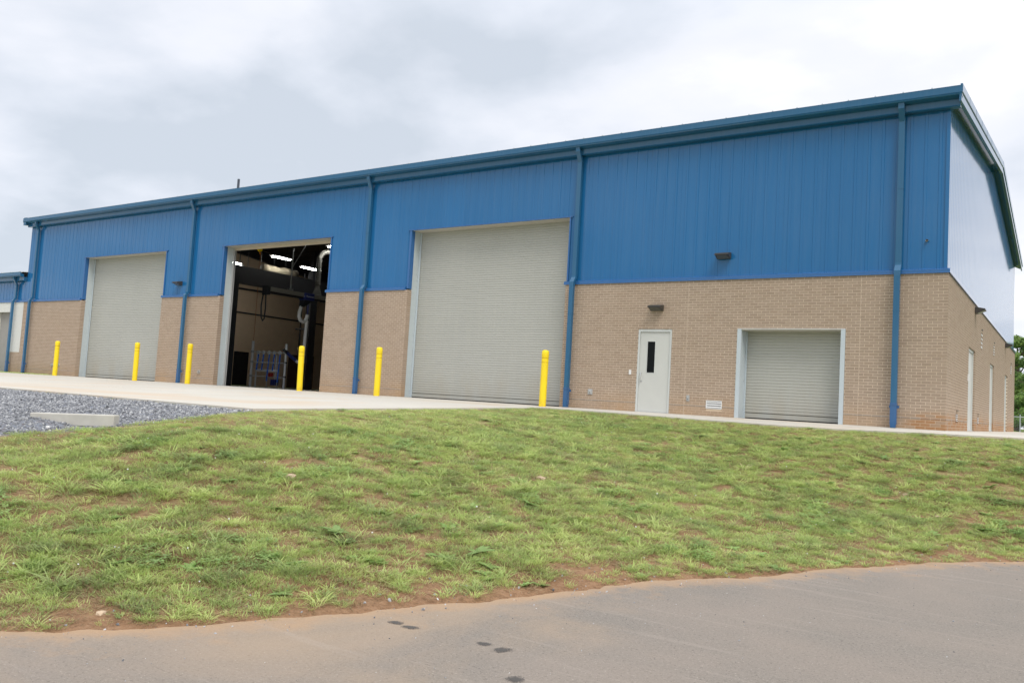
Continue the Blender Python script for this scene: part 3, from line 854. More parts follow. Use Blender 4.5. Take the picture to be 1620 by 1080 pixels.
for i in (0, 2): roller(OPEN[i][0], OPEN[i][1], HD, bld, .50)
# open middle door: guides, raised bottom bar below the lintel
r = empty('roller_door', (0, 0, 0), 0, bld)
a, b = OPEN[1]
for c, d in ((a, a+.09), (b-.09, b)):
    MB().box(c+.001, d-.001, .4525, .47, 0, HD).build('door_guide', m_greyp, r)
    MB().box(c+.001, d-.001, .52, .54, 0, HD).build('door_guide', m_greyp, r)
    e_ = c+.001 if c == a else d-.02
    MB().box(e_, e_+.018, .4705, .5195, 0, HD).build('door_guide', m_greyp, r)
MB().box(a+.05, b-.05, .475, .515, HD-.10, HD+.05).build('bottom_bar', simple('beige_door_bar', (0.55, 0.47, 0.37), 0.5), r)
c_ = MB(); c_.tube([(a-.3, .95, HD+.42), (b+.3, .95, HD+.42)], .36, 20); c_.build('curtain_roll', m_slat, r)

# small roller door with steel channel frame
sx0, sx1, sh = SMALL
fr = empty('door_surround', (0, 0, 0), 0, bld)
MB().box(sx0+.002, sx0+.105, -.012, .012, 0, sh-.002).build('jamb_channel', m_steel_pale, fr)
MB().box(sx0+.002, sx0+.105, .0125, .50, 0, sh-.002).build('jamb_channel', m_steel_pale, fr)
MB().box(sx1-.105, sx1-.002, -.012, .50, 0, sh-.002).build('jamb_channel', m_steel_pale, fr)
MB().box(sx0+.1055, sx1-.1055, .0, .50, sh-.03, sh-.002).build('head_channel', m_soffit, fr)
for z in (.25, .95, 1.6):
    MB().tube([(sx0+.105, .30, z), (sx0+.118, .30, z)], .012, 8).build('bolt', m_galv, fr)
roller(sx0+.106, sx1-.106, sh-.032, bld, .42, guide=.04)
MB().box(sx0+.002, sx1-.002, -.018, .0, sh-.001, sh+.012).build('drip_strip', m_white, bld)

# ---- entry doors ----
def entry(parent, w, h, mat_leaf, window, M4, pull=True):
    """local frame: x along the wall, y into it, origin at the left foot of the opening"""
    d = empty('entry_door', (0, 0, 0), 0, parent); d.matrix_local = M4
    f = .055
    MB().box(.003, f, .012, .14, 0, h-.004).build('door_frame', m_frame, d, bevel=.003)
    MB().box(w-f, w-.003, .012, .14, 0, h-.004).build('door_frame', m_frame, d, bevel=.003)
    MB().box(f, w-f, .012, .14, h-f-.02, h-.004).build('door_frame', m_frame, d, bevel=.003)
    lw0, lw1, lh = f+.004, w-f-.004, h-f-.025
    if window:
        wx0, wx1, wz0, wz1 = window
        mb = MB()
        for q_ in ((lw0, wx0, .02, lh), (wx1, lw1, .02, lh), (wx0, wx1, .02, wz0), (wx0, wx1, wz1, lh)): mb.box(q_[0], q_[1], .040, .085, q_[2], q_[3])
        leaf = mb.build('door_leaf', mat_leaf, d)
        MB().box(wx0-.0, wx1+.0, .055, .062, wz0, wz1).build('door_glass', m_dglass, d)
        mb = MB(); t = .012
        for q_ in ((wx0-t, wx0, wz0-t, wz1+t), (wx1, wx1+t, wz0-t, wz1+t), (wx0, wx1, wz0-t, wz0), (wx0, wx1, wz1, wz1+t)): mb.box(q_[0], q_[1], .034, .0399, q_[2], q_[3])
        mb.build('glazing_bead', m_frame, d)
    else:
        MB().box(lw0, lw1, .040, .085, .02, lh).build('door_leaf', mat_leaf, d)
    hx = lw0+.065
    if pull:
        MB().tube([(hx, .040, 1.05), (hx, -.012, 1.05), (hx+.004, -.02, 1.04), (hx+.004, -.02, .84), (hx, -.012, .825), (hx, .040, .825)], .009, 8).build('pull_handle', m_alu, d, smooth=True)
        MB().tube([(hx-.02, .04, 1.03), (hx-.02, .030, 1.03)], .022, 14).build('lock_cylinder', m_alu, d)
        MB().box(hx-.035, hx+.03, .036, .0399, .80, .85).build('handle_plate', m_alu, d)
    else:
        MB().tube([(hx, .04, .98), (hx, -.02, .98), (hx+.11, -.02, .98)], .010, 8).build('lever_handle', m_alu, d, smooth=True)
        MB().tube([(hx, .04, .98), (hx, .030, .98)], .03, 14).build('rose', m_alu, d)
    MB().box(f, w-f, -.01, .10, 0.0, .018).build('threshold', m_alu, d)
    for z in (.2, 1.1, 1.9):
        MB().box(w-f-.006, w-f+.004, .030, .0399, z, z+.11).build('hinge', m_alu, d)
    return d
entry(bld, DOOR[1]-DOOR[0], DOOR[2], m_door, (.278, .50, 1.062, 1.90), Matrix.Translation((DOOR[0], 0, 0)))
MB().box(DOOR[0], DOOR[1], .004, .19, DOOR[2]-.003, DOOR[2]+.006).build('loose_lintel', m_galv, bld)
R90 = Matrix(((0, -1, 0, 0), (1, 0, 0, 0), (0, 0, 1, 0), (0, 0, 0, 1)))
for a, b in GDOORS:
    entry(bld, b-a, 2.235, m_door, None, Matrix.Translation((-.035, a, 0)) @ R90, pull=False)
    MB().box(-.19, -.004, a, b, 2.233, 2.241).build('loose_lintel', m_galv, bld)

# ---- roof pipe and corner pipe ----
mb = MB(); mb.tube([(0, 0, -.25), (0, 0, .42)], .055, 14); o = mb.build('roof_pipe', m_pipe_dark, rf, (-29.06, 3.0, 8.86))
MB().tube([(0, 0, -.03), (0, 0, .03)], .09, 14).build('pipe_flashing', m_roof, rf, (-29.06, 3.0, 8.06))
MB().tube([(-29.06, 3, 8.0), (-29.06, 3, 8.7)], .04, 12).build('roof_pipe_stem', m_pipe_dark, rf)

# ============================ annex on the left ============================
ann = empty('annex_building', (-47, 0, 0)); tag(ann, 'low blue annex with white block door surround, left of the tall workshop', 'building')
AX0, AX1 = -62.0, -41.01
def A(mb, name, mat, **k):
    mb.v = [(x+47, y, z) for x, y, z in mb.v]; return mb.build(name, mat, ann if 'par' not in k else k.pop('par'), **k)
siding_parent = empty('siding', (47, 0, 0), 0, ann)
siding_front((AX0, AX1), 3.58, 4.78, [], siding_parent)
ao = (-43.6, -41.98)
aw = empty('brick_wall', (47, 0, 0), 0, ann)
MB().box(ao[1]+rec, AX1-.001, rec, .19, 0, 1.02).build('mortar_panel', m_mortar, aw); MB().box(AX0, ao[0]-rec, rec, .19, 0, HB).build('mortar_panel', m_mortar, aw)
mb = MB()
for b in front_bricks(ao[1], AX1-.001, [], [], False, 15)+front_bricks(AX0, ao[0]-.8, [], [], False, 52)+front_bricks(ao[0]-.8, ao[0], [], [], False, 15):
    mb.rr = float(rng.random()); mb.box(b[0], b[1], rng.uniform(-.001, .001), .092, b[2], b[3])
tag(mb.build('bricks', m_brick, aw, attr=True), kind='stuff')
sr = empty('block_surround', (47, 0, 0), 0, ann)
bw = MB()
for i in range(13):
    z0 = 1.025+i*(2.03/10.15); z1 = z0+.197
    if z1 > HB: z1 = HB-.002
    if z0 > HB-.05: break
    off = .2 if i % 2 else 0
    xs_ = [AX1-.002, AX1-.4+off, ao[1]] if z0 < 3.0 else [AX1-.002] + [AX1-.4*j-off for j in range(1, 12)]
    for p, q_ in zip(xs_[:-1], xs_[1:]):
        q2 = max(q_, ao[0]-.8)
        if p-q2 < .05: continue
        MB().box(q2+.003, p-.003, -.003, .18, z0, z1-.003).build('block', m_blockw, sr)
    if z0 < 3.0: MB().box(ao[0]-.8, ao[0]-.003, -.003, .18, z0, z1-.003).build('block', m_blockw, sr)
MB().box(ao[1]+.004, AX1-.004, .0, .178, 1.022, HB).build('mortar_core', m_blockw, sr)
MB().box(ao[0]-.79, ao[0]-.006, .0, .178, 1.022, HB).build('mortar_core', m_blockw, sr)
MB().box(ao[0]-.002, ao[1]+.002, .0, .178, 3.06, HB).build('mortar_core', m_blockw, sr)
block_column(ao[0]-.4, ao[0], .19, .45, 3.05, sr)
block_column(ao[1], ao[1]+.4, .19, .45, 3.05, sr)
sp = empty('door_bay', (47, 0, 0), 0, ann)
rd = roller(ao[0], ao[1], 3.05, ann, .44); rd.location = (47, 0, 0)
A(MB().sweep(CAP, [(AX0, 0, HB), (AX1, 0, HB)]), 'sill_trim', m_trim2)
A(MB().sweep(GUT, [(AX0, 0, 4.98), (BX0-.02, 0, 4.98)]), 'gutter', m_trim)
A(MB().sweep(EAV, [(AX0, 0, 4.755), (BX0-.01, 0, 4.755)]), 'eave_trim', m_trim)
mb = MB(); mb.q((AX0, -.25, 4.98), (-41.02, -.25, 4.98), (-41.02, 10, 6.0), (AX0, 10, 6.0)); mb.q((AX0, -.25, 4.93), (AX0, 10, 5.95), (-41.02, 10, 5.95), (-41.02, -.25, 4.93)); mb.q((AX0, -.25, 4.93), (-41.02, -.25, 4.93), (-41.02, -.25, 4.98), (AX0, -.25, 4.98))
arf = A(mb, 'roof', m_roof)
for i in range(14):
    xx = -41.3-i*.9
    mb = MB(); A_ = [(xx, -.25, 4.98), (xx+.02, -.25, 5.02), (xx+.05, -.25, 5.02), (xx+.07, -.25, 4.98)]; B_ = [(p[0], 10, p[2]+1.02) for p in A_]
    for j in range(3): mb.q(A_[j], A_[j+1], B_[j+1], B_[j])
    mb.q(*A_[::-1]); mb.v = [(x+47, y, z) for x, y, z in mb.v]; mb.build('roof_rib', m_roof, ann)
A(MB().box(AX0, -41.02, .2, 12, 0, 4.7), 'inner_wall', core_m)
dd = downspout(-41.80, ann, 4.98, HB-.0, ''); dd.location.x = -41.80+47
o = MB().tube([(0, 0, 0), (0, 0, .85)], .05, 10).build('vent_pipe', m_pipe_dark, ann, (5.88, .8, 5.03))

# ============================ interior of the workshop ============================
m_dark = simple('dark_steel_frame', (0.022, 0.024, 0.028), 0.45)
m_deck = simple('dark_roof_deck', (0.055, 0.05, 0.045), 0.7)
m_insul = simple('cream_duct_wrap', (0.22, 0.195, 0.14), 0.85, var=.2, scale=4)
m_duct = simple('dull_spiral_duct', (0.11, 0.11, 0.10), 0.6, 0.1)
m_hose = simple('white_flexible_hose', (0.82, 0.82, 0.80), 0.6)
m_navy = simple('navy_blue_housing', (0.018, 0.030, 0.16), 0.4)
m_bluep = simple('blue_strap_paint', (0.06, 0.20, 0.70), 0.45)
m_lamp = Mat('lit_tube'); m_lamp.set(col=(.9, .9, .9), em=(1.0, 0.97, 0.90), ems=66.0); m_lamp = m_lamp.m
MB().sweep([(0, y, zr(y)-.16) for y in (-.05, BL/2, BL+.05)]+[(0, y, zr(y)-.10) for y in (BL+.05, BL/2, -.05)], [(BX0+.1, 0, 0), (-.1, 0, 0)]).build('roof_deck', m_deck, bld)
for i, yy in enumerate(np.arange(1.4, 22.8, 1.5)):      # purlins
    MB().box(BX0+.4, -.42, yy-.04, yy+.04, zr(yy)-.38, zr(yy)-.17).build('purlin', m_deck, bld)
for xf in (-40.2, -28.3, -17.9, -9.3):
    fr_ = empty('portal_frame', (xf, 0, 0), 0, bld)
    w2 = .14
    zb_ = lambda y: zr(y)-.40
    c1 = MB(); prof = [(-w2, 0, 0), (w2, 0, 0)]
    for (ya, yb, yc_, yd) in ((.46, .80, .46, 1.25), (BL-.75, BL-.40, BL-1.25, BL-.40)):
        P0 = [(-w2, ya, 0), (w2, ya, 0), (w2, yb, 0), (-w2, yb, 0)]; P1 = [(-w2, yc_, zb_(.6)), (w2, yc_, zb_(.6)), (w2, yd, zb_(.6)), (-w2, yd, zb_(.6))]
        mb = MB(); mb.q(*P0[::-1]); mb.q(*P1)
        for j in range(4): mb.q(P0[j], P0[(j+1) % 4], P1[(j+1) % 4], P1[j])
        mb.build('column', m_dark, fr_)
    mb = MB(); pth = [(0, .5, zb_(.5)), (0, BL/2, zb_(BL/2)), (0, BL-.5, zb_(.5))]
    mb.sweep([(-.012, 0, 0), (.012, 0, 0), (.012, 0, -.6), (-.012, 0, -.6)], pth); mb.build('rafter_web', m_dark, fr_)
    for dz in (.0, -.61):
        mb = MB(); mb.sweep([(-w2, 0, dz), (w2, 0, dz), (w2, 0, dz+.015), (-w2, 0, dz+.015)], pth); mb.build('rafter_flange', m_dark, fr_)
# deep dark crane beam, its post, and the dark pier behind the door jamb
MB().box(-29.25, -28.75, 1.1, 12.2, 4.62, 5.38).build('crane_beam', m_dark, bld)
MB().box(-28.6, -28.25, 1.4, 2.85, 0, 5.0).build('dark_pier', m_dark, bld)
MB().box(-34.15, -33.85, 12.15, 12.62, 0, 7.9).build('ridge_column', m_dark, bld)
# doorway and pipes on the far end wall
MB().box(BX0+.381, BX0+.41, 12.30, 12.38, 0, 2.10).build('doorway_trim', m_tan, bld)
MB().box(BX0+.381, BX0+.41, 13.5, 13.58, 0, 2.16).build('doorway_trim', m_tan, bld)
MB().box(BX0+.381, BX0+.395, 12.38, 13.5, 0, 2.08).build('dark_doorway', m_black, bld)
MB().tube([(BX0+.45, 11.4, 4.50), (BX0+.45, 22.5, 4.42)], .045, 8).build('wall_pipe', m_dark, bld)
MB().tube([(BX0+.45, 12.0, 5.95), (BX0+.45, 22.5, 6.1)], .06, 8).build('wall_pipe', m_dark, bld)
for yy in (17.4, 18.1, 18.5):
    MB().tube([(BX0+.47, yy, 1.2), (BX0+.47, yy, 4.4)], .03, 6).build('wall_conduit', m_dark, bld)
MB().box(BX0+.381, BX0+.40, 16.7, 18.9, 0, 2.2).build('brown_door', simple('brown_door_paint', (0.10, 0.06, 0.04), 0.5), bld)

# extraction rail with head and hoses
rail = empty('extraction_rail', (-26.5, 3.0, 4.15)); tag(rail, 'long pale extraction rail hanging inside the open middle door', 'extraction rail')
L_ = lambda x, y, z: (x+26.5, y-3.0, z-4.15)
def R_(mb): mb.v = [L_(*p) for p in mb.v]; return mb
R_(MB().box(-26.62, -26.38, 2.94, 11.0, 4.15, 4.33)).build('channel', simple('pale_rail', (0.30, 0.29, 0.25), 0.4, 0.3), rail)
R_(MB().box(-26.58, -26.42, 2.94, 11.0, 4.07, 4.149)).build('rubber_lip', m_black, rail)
R_(MB().box(-26.68, -26.32, 2.86, 3.0, 3.98, 4.36)).build('end_cap', m_dark, rail)
R_(MB().tube([(-26.5, 4.24, 4.33), (-26.5, 4.24, 6.2)], .03, 8)).build('hanger_rod', m_galv, rail)
R_(MB().tube([(-26.5, 4.24, 5.35), (-26.5, 5.0, 6.6)], .022, 8)).build('hanger_brace', m_galv, rail)
R_(MB().box(-26.56, -26.44, 4.12, 4.36, 4.331, 4.42)).build('hanger_bracket', m_galv, rail)
R_(MB().tube([(-26.5, 2.92, 4.02), (-26.5, 2.95, 3.4), (-26.5, 2.93, 2.95), (-26.5, 2.86, 2.84), (-26.5, 2.76, 2.98), (-26.5, 2.72, 3.5), (-26.5, 2.78, 4.0)], .03, 8)).build('cable_loop', m_black, rail, smooth=True)
hd = empty('fume_extractor', (-26.5, 5.2, 4.05)); tag(hd, 'navy blue extraction head with white lettering and J shaped white hose', 'extraction unit')
H_ = lambda mb: (setattr(mb, 'v', [(x+26.5, y-5.2, z-4.05) for x, y, z in mb.v]), mb)[1]
H_(MB().box(-26.72, -26.28, 4.95, 5.48, 4.02, 4.34)).build('housing', m_navy, hd, bevel=.02)
mb = MB(); a0 = [(-26.68, 4.97, 4.019), (-26.32, 4.97, 4.019), (-26.32, 5.46, 4.019), (-26.68, 5.46, 4.019)]; b0 = [(-26.58, 4.86, 3.70), (-26.42, 4.86, 3.70), (-26.42, 5.02, 3.70), (-26.58, 5.02, 3.70)]
mb.q(*a0); mb.q(*b0[::-1])
for j in range(4): mb.q(b0[j], b0[(j+1) % 4], a0[(j+1) % 4], a0[j])
H_(mb).build('funnel', m_dark, hd)
pts = [(-26.5, 4.93, 3.72), (-26.5, 4.86, 3.45), (-26.5, 4.85, 3.25), (-26.5, 4.93, 3.10), (-26.5, 5.08, 3.04), (-26.5, 5.22, 3.10), (-26.5, 5.30, 3.24), (-26.5, 5.32, 3.38)]
fine = []
for i in range(len(pts)-1):
    for t in np.linspace(0, 1, 5, endpoint=False): fine.append(tuple(np.array(pts[i])*(1-t)+np.array(pts[i+1])*t))
fine.append(pts[-1])
H_(MB().tube(fine, [.075+.006*(i % 2) for i in range(len(fine))], 12)).build('flexible_hose', m_hose, hd, smooth=True)
st = [(-26.5, 5.31+.0*t, 3.12-(3.12-1.2)*t) for t in np.linspace(0, 1, 40)]
H_(MB().tube([(x, y-.05*(3.12-z)/2, z) for x, y, z in st], [.070+.004*(i % 2) for i in range(40)], 12)).build('drop_hose', m_hose, hd, smooth=True)
H_(MB().tube([(-26.5, 5.33, 4.02), (-26.5, 5.33, 3.40)], .035, 8)).build('balancer', m_navy, hd)
tx = bpy.data.curves.new('lettering', 'FONT'); tx.body = 'Plymovent'; tx.size = .105; tx.extrude = .002; tx.align_x = 'CENTER'
m_let = simple('white_lettering', (0.75, 0.75, 0.75), 0.5)
tx.materials.append(m_let)
for rot, loc in ((rad(90), (.223, 0.02, .10)), (rad(0), (0, -.256, .10))):
    src = bpy.data.objects.new('lettering_source', tx); lme = bpy.data.meshes.new_from_object(src); lme.materials.clear(); lme.materials.append(m_let); bpy.data.objects.remove(src)
    to = bpy.data.objects.new('lettering', lme); to.rotation_euler = (rad(90), 0, rot); to.location = loc; link(to, hd)
    if rot == 0: to.scale = (.8, .8, .8)
# spiral duct coming down into a funnel
dc = empty('spiral_duct', (-26.8, 6.0, 5)); tag(dc, 'grey ribbed spiral duct bending down to a flared hood above the rail', 'duct')
pts = [(-26.8, 9.5, 6.50), (-26.8, 6.75, 6.50), (-26.8, 6.45, 6.46), (-26.8, 6.22, 6.36), (-26.8, 6.10, 6.15)]+[(-26.8, 6.08, z) for z in np.linspace(6.1, 4.85, 26)]
pts = [(x+26.8, y-6.0, z-5) for x, y, z in pts]
MB().tube(pts, [.115+(.010 if i % 2 else 0) for i in range(len(pts))], 14).build('duct_run', m_duct, dc, smooth=False)
MB().lathe([(.30, -.62), (.28, -.60), (.115, -.14)], (0, .08, 0), 4).build('flared_hood', m_duct, dc)
# insulated ducts
for i, (y0, y1, x, z, r_, lab) in enumerate([(4.6, 5.95, -32.0, 5.36, .16, 'leftmost short cream insulated duct section lying above the dark beam'), (6.1, 7.2, -32.1, 5.66, .13, 'thin cream insulated duct section between two thicker ones'), (7.3, 9.4, -32.2, 6.0, .27, 'thick lumpy cream insulated duct section above the dark beam')]):
    n = 9; pts = [(0, (y1-y0)*t-(y1-y0)/2, .02*math.sin(t*9+i)) for t in np.linspace(0, 1, n)]
    o = MB().tube(pts, [r_*(1+.12*math.sin(t*2.3+i)) for t in range(n)], 12).build('insulated_duct', m_insul, None, (x, (y0+y1)/2, z), smooth=True); tag(o, lab, 'duct', 'wrapped ducts under the roof')
    for k in range(2):
        MB().tube([(0, -.4+.8*k, .1), (0, -.4+.8*k, zr(y0)-z-.3)], .012, 6).build('hanger', m_dark, o)
# lit strip lights
for (x, y, z, lab) in [(-31.38, 7.7, 6.6, 'lit twin tube strip light nearest the middle of the open doorway'), (-32.6, 10.75, 6.6, 'lit strip light beside the spiral duct in the open doorway'), (-26.2, 6.6, 6.62, 'lit strip light at the top right corner of the open doorway'), (-35.6, 7.9, 6.6, 'lit strip light at the top left edge of the open doorway'), (-36.3, 8.5, 6.6, 'lower lit strip light at the left edge of the open doorway')]:
    t = empty('strip_light', (x, y, z)); tag(t, lab, 'strip light', 'strip lights under the workshop roof')
    MB().box(-.17, .17, -.62, .62, .03, .08).build('housing', m_white, t)
    for s_ in (-.07, .07): MB().tube([(s_, -.55, .0), (s_, .55, .0)], .016, 8).build('tube', m_lamp, t)
    for s_ in (-.5, .5): MB().tube([(0, s_, .08), (0, s_, zr(y)-z-.3)], .006, 5).build('hanger', m_dark, t)
# hook block and orange pull cord
hk = empty('hoist_hook', (-25.98, 2.0, 5.75)); tag(hk, 'yellow hoist hook block hanging at the top of the open doorway', 'hook')
MB().tube([(-.05, 0, 0), (.05, 0, 0)], .10, 14).build('sheave_block', m_yellow, hk, (0, 0, 0), smooth=False)
MB().tube([(0, 0, -.1), (0, 0, -.16), (.04, 0, -.21), (.07, 0, -.17)], .015, 8).build('hook', simple('orange_hook', (.75, .25, .02), .5), hk)
MB().tube([(0, 0, .09), (0, 0, 1.1)], .008, 6).build('chain', m_dark, hk)
o = MB().tube([(0, 0, 2.15), (.0, 0, 6.9)], .012, 6).build('pull_cord', simple('orange_cord', (.42, .16, .04), .7), None, (-29.65, 5.0, 0)); tag(o, 'thin orange cord hanging down to the left rack post', 'cord')
m_galvp = simple('pale_galvanised_post', (0.66, 0.68, 0.69), 0.45, 0.15, .15, 9)
# rack of galvanised posts with blue arms
rk_ = empty('steel_rack', (-28.5, 5.0, 0)); tag(rk_, 'galvanised two post rack holding five blue arms with round silver discs', 'rack')
X_ = lambda x: x+28.5
MB().tube([(X_(-29.66), 0, 0), (X_(-29.66), 0, 2.14)], .062, 12).build('post', m_galvp, rk_)
MB().tube([(X_(-27.35), 0, 0), (X_(-27.35), 0, 2.02)], .055, 12).build('post', m_galvp, rk_)
for z in (1.64, 1.17, .52):
    MB().tube([(X_(-29.72), -.07, z), (X_(-27.28), -.07, z-.03)], .018, 8).build('cross_bar', m_galvp, rk_)
    for x in (-29.66, -27.35): MB().tube([(X_(x), 0, z-.03), (X_(x), 0, z+.03)], .078, 12).build('clamp', m_black, rk_)
MB().box(X_(-29.24), X_(-27.74), -.12, -.04, .73, .84).build('pale_shelf_rail', m_white, rk_)
MB().box(X_(-29.24), X_(-29.19), -.10, -.05, 0, 1.62).build('upright', m_galvp, rk_)
MB().box(X_(-27.98), X_(-27.93), -.02, .03, .4, 1.5).build('upright', m_galvp, rk_)
for i, x in enumerate((-29.02, -28.66, -28.27, -27.92, -27.54)):
    zb_ = (.80, .80, .30, .78, .26)[i]
    MB().tube([(X_(x)-.0, -.16, 1.58), (X_(x)-.08, -.16, zb_)], .032, 8).build('blue_arm', m_bluep, rk_)
    MB().tube([(X_(x), -.21, 1.60), (X_(x), -.15, 1.60)], .085, 16).build('disc', m_galvp, rk_)
    MB().tube([(X_(x)-.03, -.20, 1.14), (X_(x)-.03, -.19, 1.14)], .035, 10).build('pin', m_white, rk_)
for x in (-28.33, -27.64): MB().tube([(X_(x), -.16, .28), (X_(x), -.16, 0.0)], .025, 8).build('foot', m_galv, rk_)
MB().box(X_(-28.2), X_(-28.05), -.2, -.05, .5, .68).build('red_fitting', simple('dull_red_paint', (.35, .03, .02), .5), rk_)
bx = MB().box(-.14, .14, -.12, .12, 0, .27).build('tool_box', m_navy, None, (-28.1, 5.1, .12), bevel=.01); tag(bx, 'small navy box low behind the rack in the open doorway', 'box')
arm = empty('fume_nozzle', (-27.3, 5.0, 1.65)); tag(arm, 'short navy fume arm with white nozzle reaching right from the rack', 'fume arm')
MB().tube([(-.17, -.02, .10), (.10, -.02, -.05)], .085, 12).build('joint', m_black, arm)
MB().tube([(.10, -.02, -.06), (.72, -.02, -.40)], .075, 12).build('tube', m_navy, arm)
MB().tube([(.72, -.02, -.40), (.88, -.02, -.45)], .07, 12).build('nozzle', m_white, arm)
cb = MB().box(-.3, .3, -.25, .25, 0, .62).build('steel_cabinet', m_black, None, (-38.4, 18.6, 0), bevel=.01); tag(cb, 'low black cabinet at the far right inside the open doorway', 'cabinet')
MB().box(-.32, .32, -.27, .27, .6205, .66).build('pale_top', m_insul, cb)
# two hanging hoses by the ridge column
hr = empty('hose_drop', (-33.6, 11.5, 0)); tag(hr, 'pair of dark hanging air hoses beside the black column', 'hose')
for x, z0 in ((-.2, 1.5), (.15, 1.3)): MB().tube([(x, 0, z0), (x-.04, 0, 3.4), (x, 0, 6.5)], .03, 6).build('hose', m_dark, hr)
MB().tube([(-.6, 0, 3.35), (.3, 0, 3.35)], .05, 8).build('cross_bar', m_dark, hr)

# ============================ fittings on the walls ============================
def wallpack(name, M4, label):
    t = empty(name); t.matrix_world = M4; tag(t, label, 'wall light', 'wall lights on the workshop')
    w, h, d = .36, .165, .25
    S = [(0, -.0, 0), (0, -.055, 0.0), (0, -d, .085), (0, -d, .125), (0, -.045, h), (0, 0, h)]
    mb = MB(); mb.sweep([(0, y, z) for _, y, z in S], [(-w/2, 0, 0), (w/2, 0, 0)]); mb.build('housing', m_bronze, t, bevel=.008)
    A_ = [(-w/2+.03, -.066, .0035), (w/2-.03, -.066, .0035), (w/2-.05, -d+.025, .0735), (-w/2+.05, -d+.025, .0735)]
    mb = MB(); mb.q(*[(x, y-.002, z-.004) for x, y, z in A_]); mb.q(*[(x, y, z+.004) for x, y, z in A_][::-1])
    for j in range(4):
        k_ = (j+1) % 4; p, q_ = A_[j], A_[k_]
        mb.q((p[0], p[1], p[2]+.004), (q_[0], q_[1], q_[2]+.004), (q_[0], q_[1]-.002, q_[2]-.004), (p[0], p[1]-.002, p[2]-.004))
    mb.build('lens', m_lens, t)
    MB().box(-w/2-.012, w/2+.012, -d-.006, -d+.02, .078, .092).build('hood_lip', m_bronze, t)
    MB().box(-.09, .09, -.001, .03, .02, .15).build('back_plate', m_bronze, t)
    return t
T = Matrix.Translation
wallpack('wall_light', T((-6.98, -.001, 2.72)), 'dark bronze wall light on the brick directly above the white entry door')
wallpack('wall_light', T((-5.19, .028, 4.05)), 'dark bronze wall light on the blue siding, right of and above the entry door')
wallpack('wall_light', T((-28.38, .028, 4.0)), 'dark bronze wall light on blue siding beside the left roller door')
wallpack('wall_light', T((.002, 5.85, 3.28)) @ R90, 'nearer dark wall light high on the gable end brick wall')
wallpack('wall_light', T((.002, 17.35, 3.28)) @ R90, 'farther dark wall light near the far corner of the gable end')
def louver(M4, w, h, label, n=4, hood=False):
    t = empty('wall_vent'); t.matrix_world = M4; tag(t, label, 'vent')
    for b in ((0, w, h-.02, h), (0, w, 0, .02), (0, .018, .02, h-.02), (w-.018, w, .02, h-.02)) if not hood else ():
        MB().box(b[0], b[1], -.012, .03, b[2], b[3]).build('frame', m_white, t)
    MB().box(.0, w, .045, .06, 0, h).build('backing', m_black, t)
    g = (h-.04)/n
    for i in range(n):
        mb = MB(); z = .02+g*(i+.18)
        mb.sweep([(0, -.010, z), (0, -.010, z+g*.42), (0, .030, z+g*.85), (0, .030, z+g*.35)], [(.018, 0, 0), (w-.018, 0, 0)]); mb.build('slat', m_white, t)
    if hood: MB().box(-.02, w+.02, -.03, .0, h+.06, h+.075).build('drip_lip', m_bronze, t)
    return t
louver(T((VENT[0], 0, VENT[2])), VENT[1]-VENT[0], VENT[3]-VENT[2], 'white louvred vent low in the brick between entry door and small roller door', 3)
GV2 = [(v[0]+.10, v[1]-.08, v[2], v[3]) for v in GV]
names_ = ['low white vent on the gable wall between the corner and first door', 'low white vent on the gable wall between first and second doors', 'first high white vent on the gable wall, right of the nearer light', 'second high white vent on the gable wall, above the middle door', 'third high white vent on the gable wall, near the far corner']
for v, lab in zip(GV2, names_): louver(T((-0.002, v[0], v[2])) @ R90, v[1]-v[0], v[3]-v[2], lab, 4, True)
def outlet(x, z, w, h, label, mat=m_greyp, cover=True, cat='outlet'):
    t = empty('outlet_box', (x, 0, z)); tag(t, label, cat)
    MB().box(-w/2, w/2, -.018, .004, -h/2, h/2).build('cover_plate', mat, t, bevel=.004)
    if cover:
        MB().box(-w*.28, w*.28, -.034, -.0185, -h*.30, h*.34).build('flap', m_alu, t, bevel=.004)
        MB().tube([(0, -.034, -h*.12), (0, -.040, -h*.12)], .012, 8).build('lock', m_black, t)
    return t
outlet(-8.90, .47, .145, .15, 'square grey outlet box low on the brick right of the blue downspout')
outlet(-6.005, .43, .085, .155, 'upright grey covered outlet low on the brick right of the entry door', m_greyp)
outlet(-7.70, 1.055, .068, .125, 'small white card reader beside the entry door', m_white, False, 'card reader')
def hydrant(x, z, label):
    t = empty('hose_connection', (x, 0, z)); tag(t, label, 'hose tap')
    MB().tube([(0, .004, 0), (0, -.02, 0)], .075, 16).build('flange', m_greyp, t)
    MB().tube([(0, -.02, 0), (0, -.085, -.02)], .035, 12).build('spout', m_alu, t)
    MB().tube([(-.045, -.05, .05), (.045, -.05, .05)], .012, 8).build('handle', m_greyp, t)
hydrant(-26.57, .487, 'round grey hose tap low on the brick pier right of the left roller door')
hydrant(-37.75, .474, 'left round hose tap behind the leftmost yellow bollard')
hydrant(-37.18, .489, 'right round hose tap behind the leftmost yellow bollard')
t = empty('security_camera', (-.463, .055, 4.27)); tag(t, 'tiny grey camera on the blue siding right of the last downspout', 'camera')
MB().tube([(0, 0, 0), (0, -.04, 0)], .03, 10).build('mount', m_greyp, t)
MB().tube([(0, -.04, .01), (.02, -.11, -.01)], .022, 10).build('camera_body', m_bronze, t)
t = empty('card_reader', (.0, 4.25, 1.40)); tag(t, 'small white reader on the gable wall left of its first door', 'card reader')
MB().box(-.004, .03, -.05, .05, -.09, .09).build('case', m_white, t, bevel=.005)

